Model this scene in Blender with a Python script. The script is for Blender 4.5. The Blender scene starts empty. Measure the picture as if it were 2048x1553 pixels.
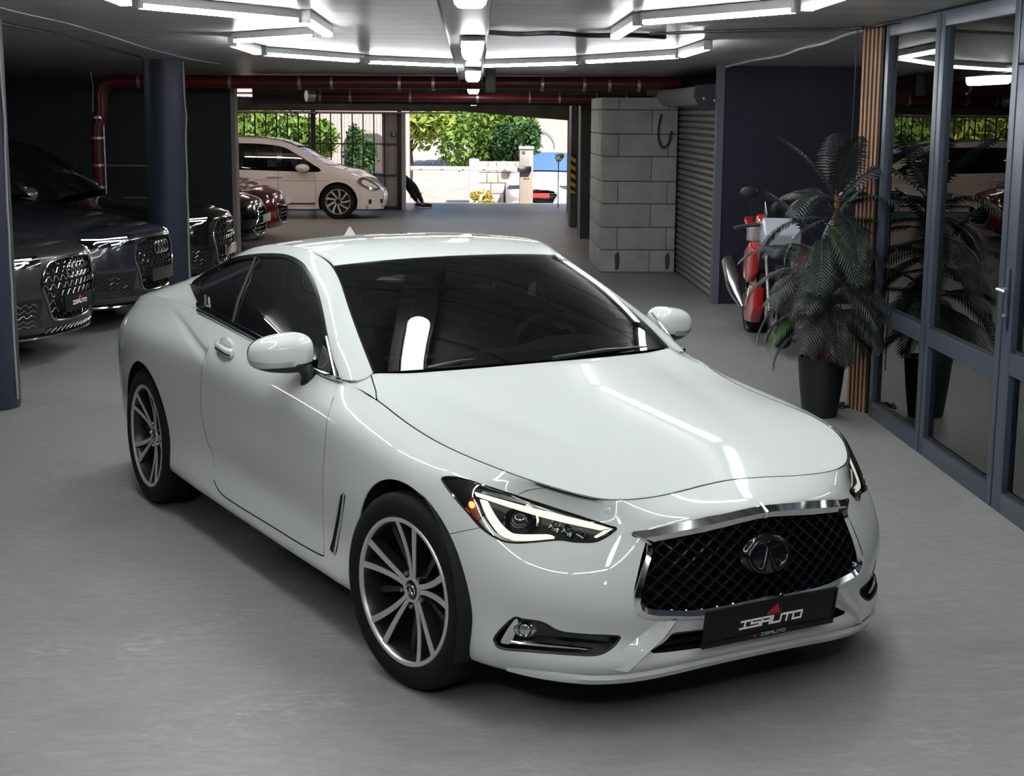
import bpy, bmesh, math, random
import numpy as np
from math import sin, cos, pi, radians, sqrt, atan2
from mathutils import Vector, Matrix
from mathutils.bvhtree import BVHTree

random.seed(7); np.random.seed(7)
scn = bpy.context.scene
COL = scn.collection

# ---------------------------------------------------------------- camera
IMG_W, IMG_H = 2048, 1553
FPX, PITCH, YAW, CAM_H, ROLL = 3066.0, 0.1775, 0.0329, 1.921, radians(0.3735)
_f = np.array([sin(YAW)*cos(PITCH), cos(YAW)*cos(PITCH), -sin(PITCH)])
_r = np.array([cos(YAW), -sin(YAW), 0.0]); _u = np.cross(_r, _f)
CF, CR, CU = _f, cos(ROLL)*_r + sin(ROLL)*_u, -sin(ROLL)*_r + cos(ROLL)*_u
C0 = np.array([0.0, 0.0, CAM_H])
cam = bpy.data.cameras.new('camera'); cam_o = bpy.data.objects.new('camera', cam); COL.objects.link(cam_o)
cam.sensor_fit = 'HORIZONTAL'; cam.sensor_width = 36.0; cam.lens = FPX/IMG_W*36.0
cam.clip_start = 0.05; cam.clip_end = 500
M = Matrix(((CR[0], CU[0], -CF[0], 0), (CR[1], CU[1], -CF[1], 0), (CR[2], CU[2], -CF[2], CAM_H), (0, 0, 0, 1)))
cam_o.matrix_world = M
scn.camera = cam_o

# ---------------------------------------------------------------- world, sun, exposure
wd = bpy.data.worlds.new('sky'); scn.world = wd; wd.use_nodes = True
wn = wd.node_tree.nodes; wn.clear()
wo = wn.new('ShaderNodeOutputWorld'); wb = wn.new('ShaderNodeBackground'); ws = wn.new('ShaderNodeTexSky')
ws.sky_type = 'NISHITA'; ws.sun_disc = False; ws.sun_elevation = radians(52); ws.sun_rotation = radians(150)
ws.air_density = 0.7; ws.dust_density = 2.0
wb.inputs['Strength'].default_value = 0.12
wd.node_tree.links.new(ws.outputs[0], wb.inputs[0]); wd.node_tree.links.new(wb.outputs[0], wo.inputs[0])
sun = bpy.data.lights.new('sun', 'SUN'); sun.energy = 3.5; sun.angle = radians(0.6); sun.color = (1, 0.95, 0.86)
sun_o = bpy.data.objects.new('sun', sun); COL.objects.link(sun_o)
sun_o.rotation_euler = (radians(40), 0, radians(35)); sun_o.location = (10, 60, 40)

vs = scn.view_settings
vs.view_transform = 'Standard'; vs.look = 'None'; vs.exposure = 1.1; vs.gamma = 1.0; vs.use_curve_mapping = False
scn.cycles.use_denoising = True
scn.cycles.max_bounces = 8; scn.cycles.diffuse_bounces = 4; scn.cycles.glossy_bounces = 4
scn.cycles.transparent_max_bounces = 12; scn.cycles.transmission_bounces = 6
scn.cycles.sample_clamp_indirect = 6.0; scn.cycles.caustics_reflective = False; scn.cycles.caustics_refractive = False
TUBE_EMIT = 30.0          # radiance of the ceiling tubes
BULK_EMIT = 10.0           # radiance of the bulkhead lamps
# ---------------------------------------------------------------- helpers
def ray(u, v): return CF + CR*(u-IMG_W/2)/FPX - CU*(v-IMG_H/2)/FPX
def wz(u, v, z=0.0): d = ray(u, v); return C0 + d*((z-CAM_H)/d[2])
def wx(u, v, x): d = ray(u, v); return C0 + d*(x/d[0])
def wy(u, v, y): d = ray(u, v); return C0 + d*(y/d[1])
def project(P):
    d = np.asarray(P, float) - C0; z = d@CF
    return np.stack([IMG_W/2 + FPX*(d@CR)/z, IMG_H/2 - FPX*(d@CU)/z], -1)
def ceil_z(y): return 2.51 - 0.014*(y-8.0)
def wceil(u, v, off=0.0):
    d = ray(u, v); t = (2.51 + 0.112 - off - CAM_H)/(d[2] + 0.014*d[1]); return C0 + d*t

MATS = {}
def mat(name, color=(.8,.8,.8), rough=.5, metal=0.0, coat=0.0, spec=.5, emit=None, estr=0.0, trans=0.0, ior=1.45, alpha=1.0, build=None, coat_rough=.03):
    if name in MATS: return MATS[name]
    m = bpy.data.materials.new(name); m.use_nodes = True
    b = m.node_tree.nodes['Principled BSDF']
    b.inputs['Base Color'].default_value = (*color, 1); b.inputs['Roughness'].default_value = rough
    b.inputs['Metallic'].default_value = metal; b.inputs['Coat Weight'].default_value = coat; b.inputs['Coat Roughness'].default_value = coat_rough
    b.inputs['Specular IOR Level'].default_value = spec; b.inputs['Transmission Weight'].default_value = trans
    b.inputs['IOR'].default_value = ior; b.inputs['Alpha'].default_value = alpha
    if emit is not None:
        b.inputs['Emission Color'].default_value = (*emit, 1); b.inputs['Emission Strength'].default_value = estr
    if build: build(m, m.node_tree, b)
    MATS[name] = m; return m
def nd(nt, t, **k):
    n = nt.nodes.new(t)
    for a, v in k.items(): setattr(n, a, v)
    return n
def texco(nt, scale=(1,1,1), which='Object', rot=(0,0,0)):
    tc = nd(nt, 'ShaderNodeTexCoord'); mp = nd(nt, 'ShaderNodeMapping'); mp.inputs['Scale'].default_value = scale; mp.inputs['Rotation'].default_value = rot
    nt.links.new(tc.outputs[which], mp.inputs[0]); return mp.outputs[0]
def noise(nt, vec, scale, detail=4, rough=.55, dist=0.0):
    n = nd(nt, 'ShaderNodeTexNoise'); n.inputs['Scale'].default_value = scale; n.inputs['Detail'].default_value = detail
    n.inputs['Roughness'].default_value = rough; n.inputs['Distortion'].default_value = dist
    nt.links.new(vec, n.inputs['Vector']); return n.outputs['Fac']
def ramp(nt, fac, stops):
    r = nd(nt, 'ShaderNodeValToRGB'); e = r.color_ramp.elements
    while len(e) < len(stops): e.new(.5)
    for i, (p, c) in enumerate(stops):
        e[i].position = p; e[i].color = (*c, 1) if len(c) == 3 else c
    nt.links.new(fac, r.inputs[0]); return r.outputs[0]
def bump(nt, h, strength, dist, b):
    n = nd(nt, 'ShaderNodeBump'); n.inputs['Strength'].default_value = strength; n.inputs['Distance'].default_value = dist
    nt.links.new(h, n.inputs['Height']); nt.links.new(n.outputs[0], b.inputs['Normal']); return n
def mixc(nt, fac, a, b_, mode='MIX'):
    n = nd(nt, 'ShaderNodeMix', data_type='RGBA', blend_type=mode)
    if isinstance(fac, (int, float)): n.inputs[0].default_value = fac
    else: nt.links.new(fac, n.inputs[0])
    for i, x in ((6, a), (7, b_)):
        if isinstance(x, tuple): n.inputs[i].default_value = (*x, 1)
        else: nt.links.new(x, n.inputs[i])
    return n.outputs[2]

class MB:
    """collects geometry for ONE mesh object"""
    def __init__(s): s.v = []; s.f = []
    def add(s, vs_, fs_):
        o = len(s.v); s.v += [tuple(map(float, p)) for p in vs_]; s.f += [tuple(i+o for i in f) for f in fs_]; return s
    def box(s, a, b, bev=0.0):
        (x0,y0,z0),(x1,y1,z1) = a, b
        if x0 > x1: x0, x1 = x1, x0
        if y0 > y1: y0, y1 = y1, y0
        if z0 > z1: z0, z1 = z1, z0
        if bev <= 0:
            return s.add([(x0,y0,z0),(x1,y0,z0),(x1,y1,z0),(x0,y1,z0),(x0,y0,z1),(x1,y0,z1),(x1,y1,z1),(x0,y1,z1)],
                         [(0,3,2,1),(4,5,6,7),(0,1,5,4),(1,2,6,5),(2,3,7,6),(3,0,4,7)])
        bm = bmesh.new(); bmesh.ops.create_cube(bm, size=1)
        for q in bm.verts: q.co = Vector(((x0+x1)/2 + q.co.x*(x1-x0), (y0+y1)/2 + q.co.y*(y1-y0), (z0+z1)/2 + q.co.z*(z1-z0)))
        bmesh.ops.bevel(bm, geom=bm.edges[:], offset=bev, segments=2, profile=.6, affect='EDGES')
        bm.verts.index_update()
        s.add([q.co for q in bm.verts], [[q.index for q in f.verts] for f in bm.faces]); bm.free(); return s
    def tube(s, pts, r, n=8, closed=False, caps=True, flat=1.0):
        pts = [Vector(p) for p in pts]; L = len(pts)
        rs = r if isinstance(r, (list, tuple)) else [r]*L
        up = None; rings = []
        for i, p in enumerate(pts):
            if closed: t = pts[(i+1) % L] - pts[i-1]
            else: t = pts[min(i+1, L-1)] - pts[max(i-1, 0)]
            t = t.normalized() if t.length > 1e-9 else Vector((0,0,1))
            if up is None:
                up = Vector((0,0,1)) if abs(t.z) < .9 else Vector((1,0,0))
            a = (up - t*up.dot(t)).normalized(); up = a; b_ = t.cross(a)
            rings.append([p + (a*cos(2*pi*k/n)*flat + b_*sin(2*pi*k/n))*rs[i] for k in range(n)])
        vs_ = [q for rg in rings for q in rg]; fs_ = []
        for i in range(L if closed else L-1):
            j = (i+1) % L
            for k in range(n):
                k2 = (k+1) % n; fs_.append((i*n+k, i*n+k2, j*n+k2, j*n+k))
        if caps and not closed:
            fs_.append(tuple(range(n-1, -1, -1))); fs_.append(tuple((L-1)*n+k for k in range(n)))
        return s.add(vs_, fs_)
    def lathe(s, prof, n=32, axis='z', origin=(0,0,0), closed=False, arc=2*pi, start=0.0):
        """prof: list of (r, h)"""
        o = origin; vs_ = []; full = abs(arc-2*pi) < 1e-6; m = n if full else n+1
        for i in range(m):
            a = start + arc*i/n
            for r, h in prof:
                if axis == 'z': p = (o[0]+r*cos(a), o[1]+r*sin(a), o[2]+h)
                elif axis == 'y': p = (o[0]+r*cos(a), o[1]+h, o[2]+r*sin(a))
                else: p = (o[0]+h, o[1]+r*cos(a), o[2]+r*sin(a))
                vs_.append(p)
        P = len(prof); fs_ = []
        for i in range(n):
            j = (i+1) % m
            for k in range(P if closed else P-1):
                k2 = (k+1) % P; fs_.append((i*P+k, j*P+k, j*P+k2, i*P+k2))
        return s.add(vs_, fs_)
    def prism(s, poly, d, frame=None):
        """poly: 3D points (planar), d: extrusion vector"""
        n = len(poly); d = Vector(d); a = [Vector(p) for p in poly]; b_ = [p+d for p in a]
        return s.add(a+b_, [tuple(range(n-1, -1, -1)), tuple(range(n, 2*n))] + [(i, (i+1) % n, n+(i+1) % n, n+i) for i in range(n)])
    def grid(s, G, wrap=False):
        G = np.asarray(G, float); n, m = G.shape[:2]
        fs_ = [(i*m+j, (i+1)*m+j, (i+1)*m+j+1, i*m+j+1) for i in range(n-1) for j in range(m-1)]
        return s.add(G.reshape(-1, 3), fs_)
    def ellipsoid(s, c, r, n=16, m=10):
        vs_ = [(c[0], c[1], c[2]-r[2])]; fs_ = []
        for i in range(1, m):
            a = -pi/2 + pi*i/m
            for k in range(n):
                b_ = 2*pi*k/n; vs_.append((c[0]+r[0]*cos(a)*cos(b_), c[1]+r[1]*cos(a)*sin(b_), c[2]+r[2]*sin(a)))
        vs_.append((c[0], c[1], c[2]+r[2])); T = len(vs_)-1
        for k in range(n):
            fs_.append((0, 1+(k+1) % n, 1+k)); fs_.append((T, 1+(m-2)*n+k, 1+(m-2)*n+(k+1) % n))
            for i in range(m-2): fs_.append((1+i*n+k, 1+i*n+(k+1) % n, 1+(i+1)*n+(k+1) % n, 1+(i+1)*n+k))
        return s.add(vs_, fs_)
    def mirrored(s):
        m = MB(); m.v = [(x, -y, z) for x, y, z in s.v]; m.f = [tuple(reversed(f)) for f in s.f]; return m
    def xf(s, mtx):
        s.v = [tuple(mtx @ Vector(p)) for p in s.v]; return s
    def mesh(s, name, m=None, smooth=None, normals=None):
        me = bpy.data.meshes.new(name); me.from_pydata(s.v, [], s.f); me.validate(clean_customdata=False)
        if m: me.materials.append(m)
        if normals is not None and len(normals) == len(me.vertices):
            me.polygons.foreach_set('use_smooth', [True]*len(me.polygons)); me.normals_split_custom_set_from_vertices(normals)
        elif smooth is not None:
            me.polygons.foreach_set('use_smooth', [True]*len(me.polygons)); me.set_sharp_from_angle(angle=radians(smooth))
        me.update(); return me
    def build(s, name, m, parent=None, smooth=40, normals=None):
        return link(name, s.mesh(name, m, smooth, normals), parent)
def link(name, me, parent=None):
    o = bpy.data.objects.new(name, me); COL.objects.link(o)
    if parent is not None: o.parent = parent
    return o
def empty(name, loc=(0,0,0), rz=0.0):
    o = bpy.data.objects.new(name, None); COL.objects.link(o); o.location = loc; o.rotation_euler = (0,0,rz); o.empty_display_size = .1; return o
def tag(o, label, cat, group=None):
    o['label'] = label; o['category'] = cat
    if group: o['group'] = group
    return o
def structure(o): o['kind'] = 'structure'; return o
def copy_tree(o, parent=None):
    c = o.copy(); COL.objects.link(c)
    if parent is not None: c.parent = parent
    for ch in list(o.children): copy_tree(ch, c)
    return c
def smooth_poly(pts, n=8, closed=False):
    """Catmull-Rom through points"""
    P = [np.asarray(p, float) for p in pts]; L = len(P); out = []
    for i in range(L if closed else L-1):
        if closed: a, b_, c, d = P[i-1], P[i], P[(i+1) % L], P[(i+2) % L]
        else: a, b_, c, d = P[max(i-1,0)], P[i], P[i+1], P[min(i+2, L-1)]
        for k in range(n):
            t = k/n; out.append(.5*((2*b_) + (c-a)*t + (2*a-5*b_+4*c-d)*t*t + (3*b_-a-3*c+d)*t**3))
    if not closed: out.append(P[-1])
    return np.array(out)

# text built as mesh from the built-in font
def text_mesh(s, size, depth=0.002, bold=False, shear=0.0):
    cu = bpy.data.curves.new('lettering', 'FONT'); cu.body = s; cu.size = size; cu.extrude = depth/2; cu.align_x = 'CENTER'; cu.align_y = 'CENTER'; cu.shear = shear
    cu.resolution_u = 3
    if bold: cu.offset = size*.012
    o = bpy.data.objects.new('lettering', cu); COL.objects.link(o)
    dg = bpy.context.evaluated_depsgraph_get(); me = bpy.data.meshes.new_from_object(o.evaluated_get(dg)); bpy.data.objects.remove(o); bpy.data.curves.remove(cu)
    return me
# ---------------------------------------------------------------- smooth surfaces and trimming
def bs_matrix(n, sub):
    """rows: samples, cols: n+2 padded control points, uniform cubic b-spline"""
    T = (n-1)*sub + 1; A = np.zeros((T, n+2))
    for k in range(T):
        i = min(k//sub, n-2); t = k/sub - i
        A[k, i:i+4] += np.array([(1-t)**3, 3*t**3-6*t*t+4, -3*t**3+3*t*t+3*t+1, t**3])/6
    return A
def pad(P, lo=None, hi=None):
    a = 2*P[:1]-P[1:2] if lo is None else lo; b_ = 2*P[-1:]-P[-2:-1] if hi is None else hi
    return np.concatenate([a, P, b_], 0)
MIR = np.array([1, -1, 1.0])
def bspline_surface(N, su, sv, sym_ends=True, fit=2, alpha=.75):
    """N: (n,m,3) net. returns dense grid; nearly interpolating; mirror symmetric at both ends of the first axis"""
    N = np.asarray(N, float); n, m = N.shape[:2]; P = N.copy()
    def ev(P, su, sv):
        Q = pad(P, P[1:2]*MIR, P[-2:-1]*MIR) if sym_ends else pad(P)
        S = np.tensordot(bs_matrix(n, su), Q, 1)
        S2 = S.transpose(1, 0, 2); S2 = np.tensordot(bs_matrix(m, sv), pad(S2), 1)
        return S2.transpose(1, 0, 2)
    for _ in range(fit): P = P + alpha*(N - ev(P, 1, 1))
    return ev(P, su, sv)
def bspline_curve(P, sub, fit=3):
    N = np.asarray(P, float); n = len(N); P = N.copy()
    for _ in range(fit): P = P + .9*(N - bs_matrix(n, 1)@pad(P))
    return bs_matrix(n, sub)@pad(P)
def grid_normals(S, flip=False):
    du = np.gradient(S, axis=0); dv = np.gradient(S, axis=1); N = np.cross(du, dv); L = np.linalg.norm(N, axis=-1, keepdims=True); L[L < 1e-12] = 1
    N = N/L; return -N if flip else N
class Surf:
    """trimmed patch: vertices V, normals N, faces F"""
    def __init__(s, V, N, F): s.V = np.asarray(V, float); s.N = np.asarray(N, float); s.F = F
    @staticmethod
    def grid(S, flip=False):
        n, m = S.shape[:2]; N = grid_normals(S, flip)
        if flip: F = [(i*m+j, i*m+j+1, (i+1)*m+j+1, (i+1)*m+j) for i in range(n-1) for j in range(m-1)]
        else: F = [(i*m+j, (i+1)*m+j, (i+1)*m+j+1, i*m+j+1) for i in range(n-1) for j in range(m-1)]
        return Surf(S.reshape(-1, 3), N.reshape(-1, 3), F)
    def clip(s, fn):
        """keep fn(V) > 0"""
        d = np.asarray(fn(s.V), float); V = list(s.V); N = list(s.N); F = []; cache = {}
        for f in s.F:
            g = [d[i] for i in f]
            if min(g) > 0: F.append(f); continue
            if max(g) <= 0: continue
            out = []
            L = len(f)
            for k in range(L):
                i, j = f[k], f[(k+1) % L]
                if d[i] > 0: out.append(i)
                if (d[i] > 0) != (d[j] > 0):
                    key = (min(i, j), max(i, j))
                    if key not in cache:
                        t = d[i]/(d[i]-d[j]); V.append(s.V[i]*(1-t)+s.V[j]*t); q = s.N[i]*(1-t)+s.N[j]*t; N.append(q/max(np.linalg.norm(q), 1e-9)); cache[key] = len(V)-1
                    out.append(cache[key])
            if len(out) >= 3: F.append(tuple(out))
        return Surf(V, N, F).compact()
    def compact(s):
        used = sorted({i for f in s.F for i in f}); mp = {o: k for k, o in enumerate(used)}
        if not used: return Surf(np.zeros((0,3)), np.zeros((0,3)), [])
        return Surf(s.V[used], s.N[used], [tuple(mp[i] for i in f) for f in s.F])
    def mirror(s): return Surf(s.V*MIR, s.N*MIR, [tuple(reversed(f)) for f in s.F])
    def plus(s, o):
        k = len(s.V); return Surf(np.concatenate([s.V, o.V]), np.concatenate([s.N, o.N]), s.F + [tuple(i+k for i in f) for f in o.F])
    def both(s): return s.plus(s.mirror())
    def offset(s, d): return Surf(s.V + s.N*d, s.N, s.F)
    def rim(s, d):
        """add an inward return of depth d along open edges, so that panels have thickness"""
        cnt = {}
        for f in s.F:
            for k in range(len(f)):
                i, j = f[k], f[(k+1) % len(f)]; key = (min(i, j), max(i, j)); cnt.setdefault(key, []).append((i, j))
        V = list(s.V); N = list(s.N); F = list(s.F); mp = {}
        for key, e in cnt.items():
            if len(e) != 1: continue
            i, j = e[0]; q = []
            for k in (i, j):
                if k not in mp:
                    V.append(s.V[k]-s.N[k]*d); N.append(s.N[k]); mp[k] = len(V)-1
                q.append(mp[k])
            F.append((j, i, q[0], q[1]))
        return Surf(V, N, F)
    def build(s, name, m, parent=None):
        b = MB(); b.v = [tuple(p) for p in s.V]; b.f = s.F
        return b.build(name, m, parent, normals=s.N)
    def pair(s, name, m, parent=None): return s.build(name, m, parent), s.mirror().build(name, m, parent)
    def bvh(s): return BVHTree.FromPolygons([tuple(p) for p in s.V], s.F)
def poly_sd(P, poly):
    """signed distance to closed polygon, positive inside (2D arrays)"""
    P = np.asarray(P, float); poly = np.asarray(poly, float); best = np.full(len(P), 1e18); ins = np.zeros(len(P), bool)
    for a, b_ in zip(poly, np.roll(poly, -1, 0)):
        e = b_-a; L = e@e
        if L < 1e-14: continue
        t = np.clip(((P-a)@e)/L, 0, 1); q = P-(a+t[:, None]*e); best = np.minimum(best, (q*q).sum(1))
        c = ((a[1] > P[:, 1]) != (b_[1] > P[:, 1])); x = np.where(c, (b_[0]-a[0])*(P[:, 1]-a[1])/np.where(c, b_[1]-a[1], 1)+a[0], 0)
        ins ^= c & (P[:, 0] < x)
    d = np.sqrt(best); return np.where(ins, d, -d)
# ================================================================ the garage
def b_floor(m, nt, b):
    v = texco(nt); vs1 = texco(nt, (.55, 1.5, 1), rot=(0,0,.35)); vs2 = texco(nt, (.6, 1.8, 1), rot=(0,0,-.25))
    n1 = noise(nt, v, .55, 6, .6, 1.2); n2 = noise(nt, vs1, 3.2, 10, .72, 1.8); n3 = noise(nt, vs2, 16, 8, .75, .8); n4 = noise(nt, v, 1.1, 4, .6, 1.0); n5 = noise(nt, vs1, 26, 8, .8, .6)
    c = ramp(nt, n1, [(.28,(0.185,0.184,0.177)),(.5,(0.232,0.231,0.222)),(.72,(0.280,0.277,0.265))])
    c = mixc(nt, .62, c, ramp(nt, n2, [(.30,(0.142,0.140,0.136)),(.48,(0.225,0.224,0.217)),(.56,(0.245,0.244,0.236)),(.72,(0.361,0.357,0.344))]))
    c = mixc(nt, .42, c, ramp(nt, n3, [(.30,(0.146,0.144,0.139)),(.5,(0.237,0.235,0.227)),(.70,(0.344,0.341,0.327))]))
    m1 = nd(nt, 'ShaderNodeMath', operation='MULTIPLY'); nt.links.new(ramp(nt, n4, [(.54,(0,0,0)),(.66,(1,1,1))]), m1.inputs[0]); nt.links.new(ramp(nt, n5, [(.50,(0,0,0)),(.62,(.75,.75,.75))]), m1.inputs[1])
    c = mixc(nt, m1.outputs[0], c, (0.404,0.400,0.361))
    c = mixc(nt, ramp(nt, noise(nt, v, .8, 3, .5, .5), [(.55,(0,0,0)),(.75,(.35,.35,.35))]), c, (0.237,0.211,0.194))
    nt.links.new(c, b.inputs['Base Color'])
    r = nd(nt, 'ShaderNodeMapRange'); r.inputs[3].default_value = .24; r.inputs[4].default_value = .60; nt.links.new(n2, r.inputs[0]); nt.links.new(r.outputs[0], b.inputs['Roughness'])
    bump(nt, n3, .12, .003, b)
M_floor = mat('polished_concrete', rough=.4, spec=.45, build=b_floor)
def b_ceil(m, nt, b):
    v = texco(nt, (.30, 4, 1)); v2 = texco(nt, (.5, 1.2, 1)); n1 = noise(nt, v, 5, 9, .72, 1.0); n2 = noise(nt, v2, 1.4, 3); n3 = noise(nt, texco(nt, (.12, 3.0, 1)), 9, 7, .7, .4)
    w = nd(nt, 'ShaderNodeTexWave', wave_type='BANDS', bands_direction='Y', wave_profile='SAW'); w.inputs['Scale'].default_value = .62; w.inputs['Distortion'].default_value = .5; w.inputs['Detail'].default_value = 3; w.inputs['Detail Scale'].default_value = 2.0
    nt.links.new(texco(nt), w.inputs['Vector'])
    groove = ramp(nt, w.outputs['Fac'], [(.0,(0,0,0)),(.07,(1,1,1)),(1,(1,1,1))])
    c = ramp(nt, n1, [(.32,(.10,.098,.095)),(.44,(.35,.345,.34)),(.7,(.53,.522,.515))]); c = mixc(nt, .35, c, ramp(nt, n2, [(.3,(.24,.238,.232)),(.7,(.42,.412,.405))]))
    c = mixc(nt, ramp(nt, n3, [(.60,(0,0,0)),(.66,(.8,.8,.8))]), c, (.07,.068,.066))
    c = mixc(nt, groove, (.05,.05,.05), c); nt.links.new(c, b.inputs['Base Color'])
    mt = nd(nt, 'ShaderNodeMath', operation='MULTIPLY'); nt.links.new(n1, mt.inputs[0]); nt.links.new(groove, mt.inputs[1]); bump(nt, mt.outputs[0], .30, .010, b)
M_ceil = mat('board_marked_ceiling', rough=.30, spec=.25, build=b_ceil)
def b_navy(m, nt, b):
    v = texco(nt); n1 = noise(nt, v, 1.3, 5); n2 = noise(nt, texco(nt, (6,6,.5)), 1.2, 4)
    c = ramp(nt, n1, [(.3,(.0065,.0080,.0185)),(.7,(.0105,.0130,.0290))]); c = mixc(nt, ramp(nt, n2, [(.62,(0,0,0)),(.78,(.5,.5,.5))]), c, (.008,.009,.014))
    nt.links.new(c, b.inputs['Base Color']); bump(nt, n1, .15, .01, b)
M_navy = mat('navy_wall_paint', rough=.5, build=b_navy)
M_col = mat('navy_column_paint', (.020,.0245,.044), rough=.5)
def b_conc(m, nt, b):
    v = texco(nt); n1 = noise(nt, v, 2.2, 5); c = ramp(nt, n1, [(.3,(.060,.055,.052)),(.7,(.115,.105,.10))]); nt.links.new(c, b.inputs['Base Color']); bump(nt, n1, .2, .01, b)
M_beam = mat('raw_beam_concrete', rough=.7, build=b_conc)
def b_block(m, nt, b):
    v = texco(nt); n1 = noise(nt, v, 4, 5); n2 = noise(nt, v, 40, 2); c = ramp(nt, n1, [(.3,(.34,.34,.337)),(.7,(.46,.46,.455))]); nt.links.new(c, b.inputs['Base Color']); bump(nt, n2, .25, .003, b)
M_block = mat('aerated_block', rough=.85, build=b_block)
M_mortar = mat('block_mortar', (.07,.07,.068), rough=.95)
M_beige = mat('wall_end_plaster', (.36,.31,.29), rough=.8)
M_frame = mat('blue_grey_aluminium', (.048,.057,.082), rough=.38, metal=.25)

Y0, Y1, XL, XR = -7.0, 31.0, -9.5, 7.5
fl = structure(MB().grid(np.array([[(x, y, 0.0) for y in np.linspace(Y0, 33.5, 20)] for x in np.linspace(XL, XR, 12)])).build('floor', M_floor, smooth=None))
fl.data.flip_normals()
cl = MB(); cl.add([(XL,Y0,ceil_z(Y0)),(XR,Y0,ceil_z(Y0)),(XR,Y1,ceil_z(Y1)),(XL,Y1,ceil_z(Y1)),(XL,Y0,3.2),(XR,Y0,3.2),(XR,Y1,3.2),(XL,Y1,3.2)], [(0,1,2,3),(4,7,6,5),(0,4,5,1),(1,5,6,2),(2,6,7,3),(3,7,4,0)])
structure(cl.build('ceiling', M_ceil, smooth=None))
def wall(name, a, b_, m): return structure(MB().box(a, b_).build(name, m, smooth=None))
wall('wall_left', (XL-.2,Y0,0), (XL,Y1,3.0), M_navy)
wall('wall_rear', (XL,Y0-.2,0), (XR,Y0,3.0), M_navy)
wall('wall_right', (XR,Y0,0), (XR+.2,Y1,3.0), M_navy)
# navy partition behind the parked dark cars, with a plaster end
def b_navy_lifted(m, nt, b):  # navy lifted by colour, standing in for more light on this wall
    v = texco(nt); n1 = noise(nt, v, 1.3, 5); n2 = noise(nt, texco(nt, (7,7,.35)), 1.2, 5)
    c = ramp(nt, n1, [(.3,(.017,.018,.026)),(.7,(.028,.029,.039))]); c = mixc(nt, ramp(nt, n2, [(.60,(0,0,0)),(.72,(.8,.8,.8))]), c, (.008,.008,.010)); nt.links.new(c, b.inputs['Base Color']); bump(nt, n1, .15, .01, b)
wall('wall_partition', (XL,20.4,0), (-3.02,20.65,2.45), mat('navy_wall_paint_lifted', rough=.5, build=b_navy_lifted))
wall('trim_1', (-3.02,20.385,0), (-2.965,20.665,2.45), M_beige)
# vertical seams on the partition
for k, xx in enumerate((-5.05,-3.42)): wall('trim_%d' % (k+2), (xx-.006,20.388,0), (xx+.006,20.4,2.4), M_mortar)
# right hand block of rooms
wall('wall_niche', (2.61,15.62,0), (XR,15.80,2.5), M_navy)
wall('trim_4', (2.56,15.60,0), (2.63,15.72,2.42), mat('grey_blue_corner', (.10,.11,.135), rough=.5))
wall('wall_office_end', (2.66,10.0,0), (XR,10.12,2.6), M_navy)
wall('wall_office_back', (6.4,Y0,0), (6.5,10.0,2.7), mat('office_wall', (.035,.035,.037), rough=.7))
wall('wall_far_right', (2.62,19.1,0), (XR,19.3,2.5), M_navy)
# facade beam over the exit, dropping to the right
bm_ = MB(); bm_.prism([(XL,30.6,1.93),(.0,30.6,1.95),(2.35,30.6,1.765),(2.35,30.6,2.6),(XL,30.6,2.6)], (0,.5,0)); structure(bm_.build('wall_exit_lintel', M_beam, smooth=None))
wall('wall_exit_right', (2.10,30.6,0), (XR,31.1,2.6), M_beam)
wall('trim_5', (XL,30.58,1.90), (.0,31.12,1.935), mat('lintel_edge', (.5,.47,.43), rough=.8))
bm2 = MB().box((-2.95,22.0,2.03),(2.6,22.4,2.5)); structure(bm2.build('wall_cross_beam', M_beam, smooth=None))

# ---- aerated block pier: every block its own piece
def blk(name, parent, a, b_): return MB().box(a, b_, .006).build(name, M_block, parent, smooth=30)
pier = structure(MB().box((1.715,18.815,0),(2.60,20.40,2.10)).build('wall_block_pier', M_mortar, smooth=None))
rows = [0,.275,.551,.838,1.11,1.41,1.68,1.97,2.12]
for k in range(8):
    z0, z1 = rows[k]+.005, rows[k+1]-.004
    cuts = [1.70,1.895,2.50,2.61] if k % 2 == 1 else [1.70,2.30,2.61]
    for a, b_ in zip(cuts[:-1], cuts[1:]): blk('block', pier, (a+.003,18.79,z0), (b_-.003,18.85,z1))
    cy = [18.855,19.45,20.05,20.42] if k % 2 else [18.855,19.15,19.75,20.42]
    for a, b_ in zip(cy[:-1], cy[1:]): blk('block', pier, (1.69,a+.003,z0), (1.75,b_-.003,z1))
for (x, z, h) in ((1.90,.02,.24),(2.52,.03,.22)): 
    MB().prism([(x-.02,18.787,z),(x+.025,18.787,z+.02),(x+.035,18.787,z+h*.6),(x+.015,18.787,z+h),(x-.03,18.787,z+h*.8)], (0,.006,0)).build('mortar_smear', M_mortar, pier, smooth=None)
# ---- raw concrete piers near the exit
def pier_thing(x0, x1, y0, y1, z1, label, edge=False):
    t = MB().box((x0,y0,0),(x1,y1,z1), .012).build('concrete_pier', M_beam); tag(t, label, 'pillar'); 
    if edge: MB().box((x0-.018,y0-.006,0),(x0,y0+.05,z1)).build('corner_strip', mat('pale_strip', (.45,.43,.42), rough=.7), t, smooth=None)
    return t
pier_thing(1.84,2.09,26.3,26.8,2.22,'dark concrete pillar with hazard stripes beside the exit opening')
pier_thing(1.83,2.12,23.9,24.5,2.25,'dark concrete pillar with pale left edge nearest the block pier', True)
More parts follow.
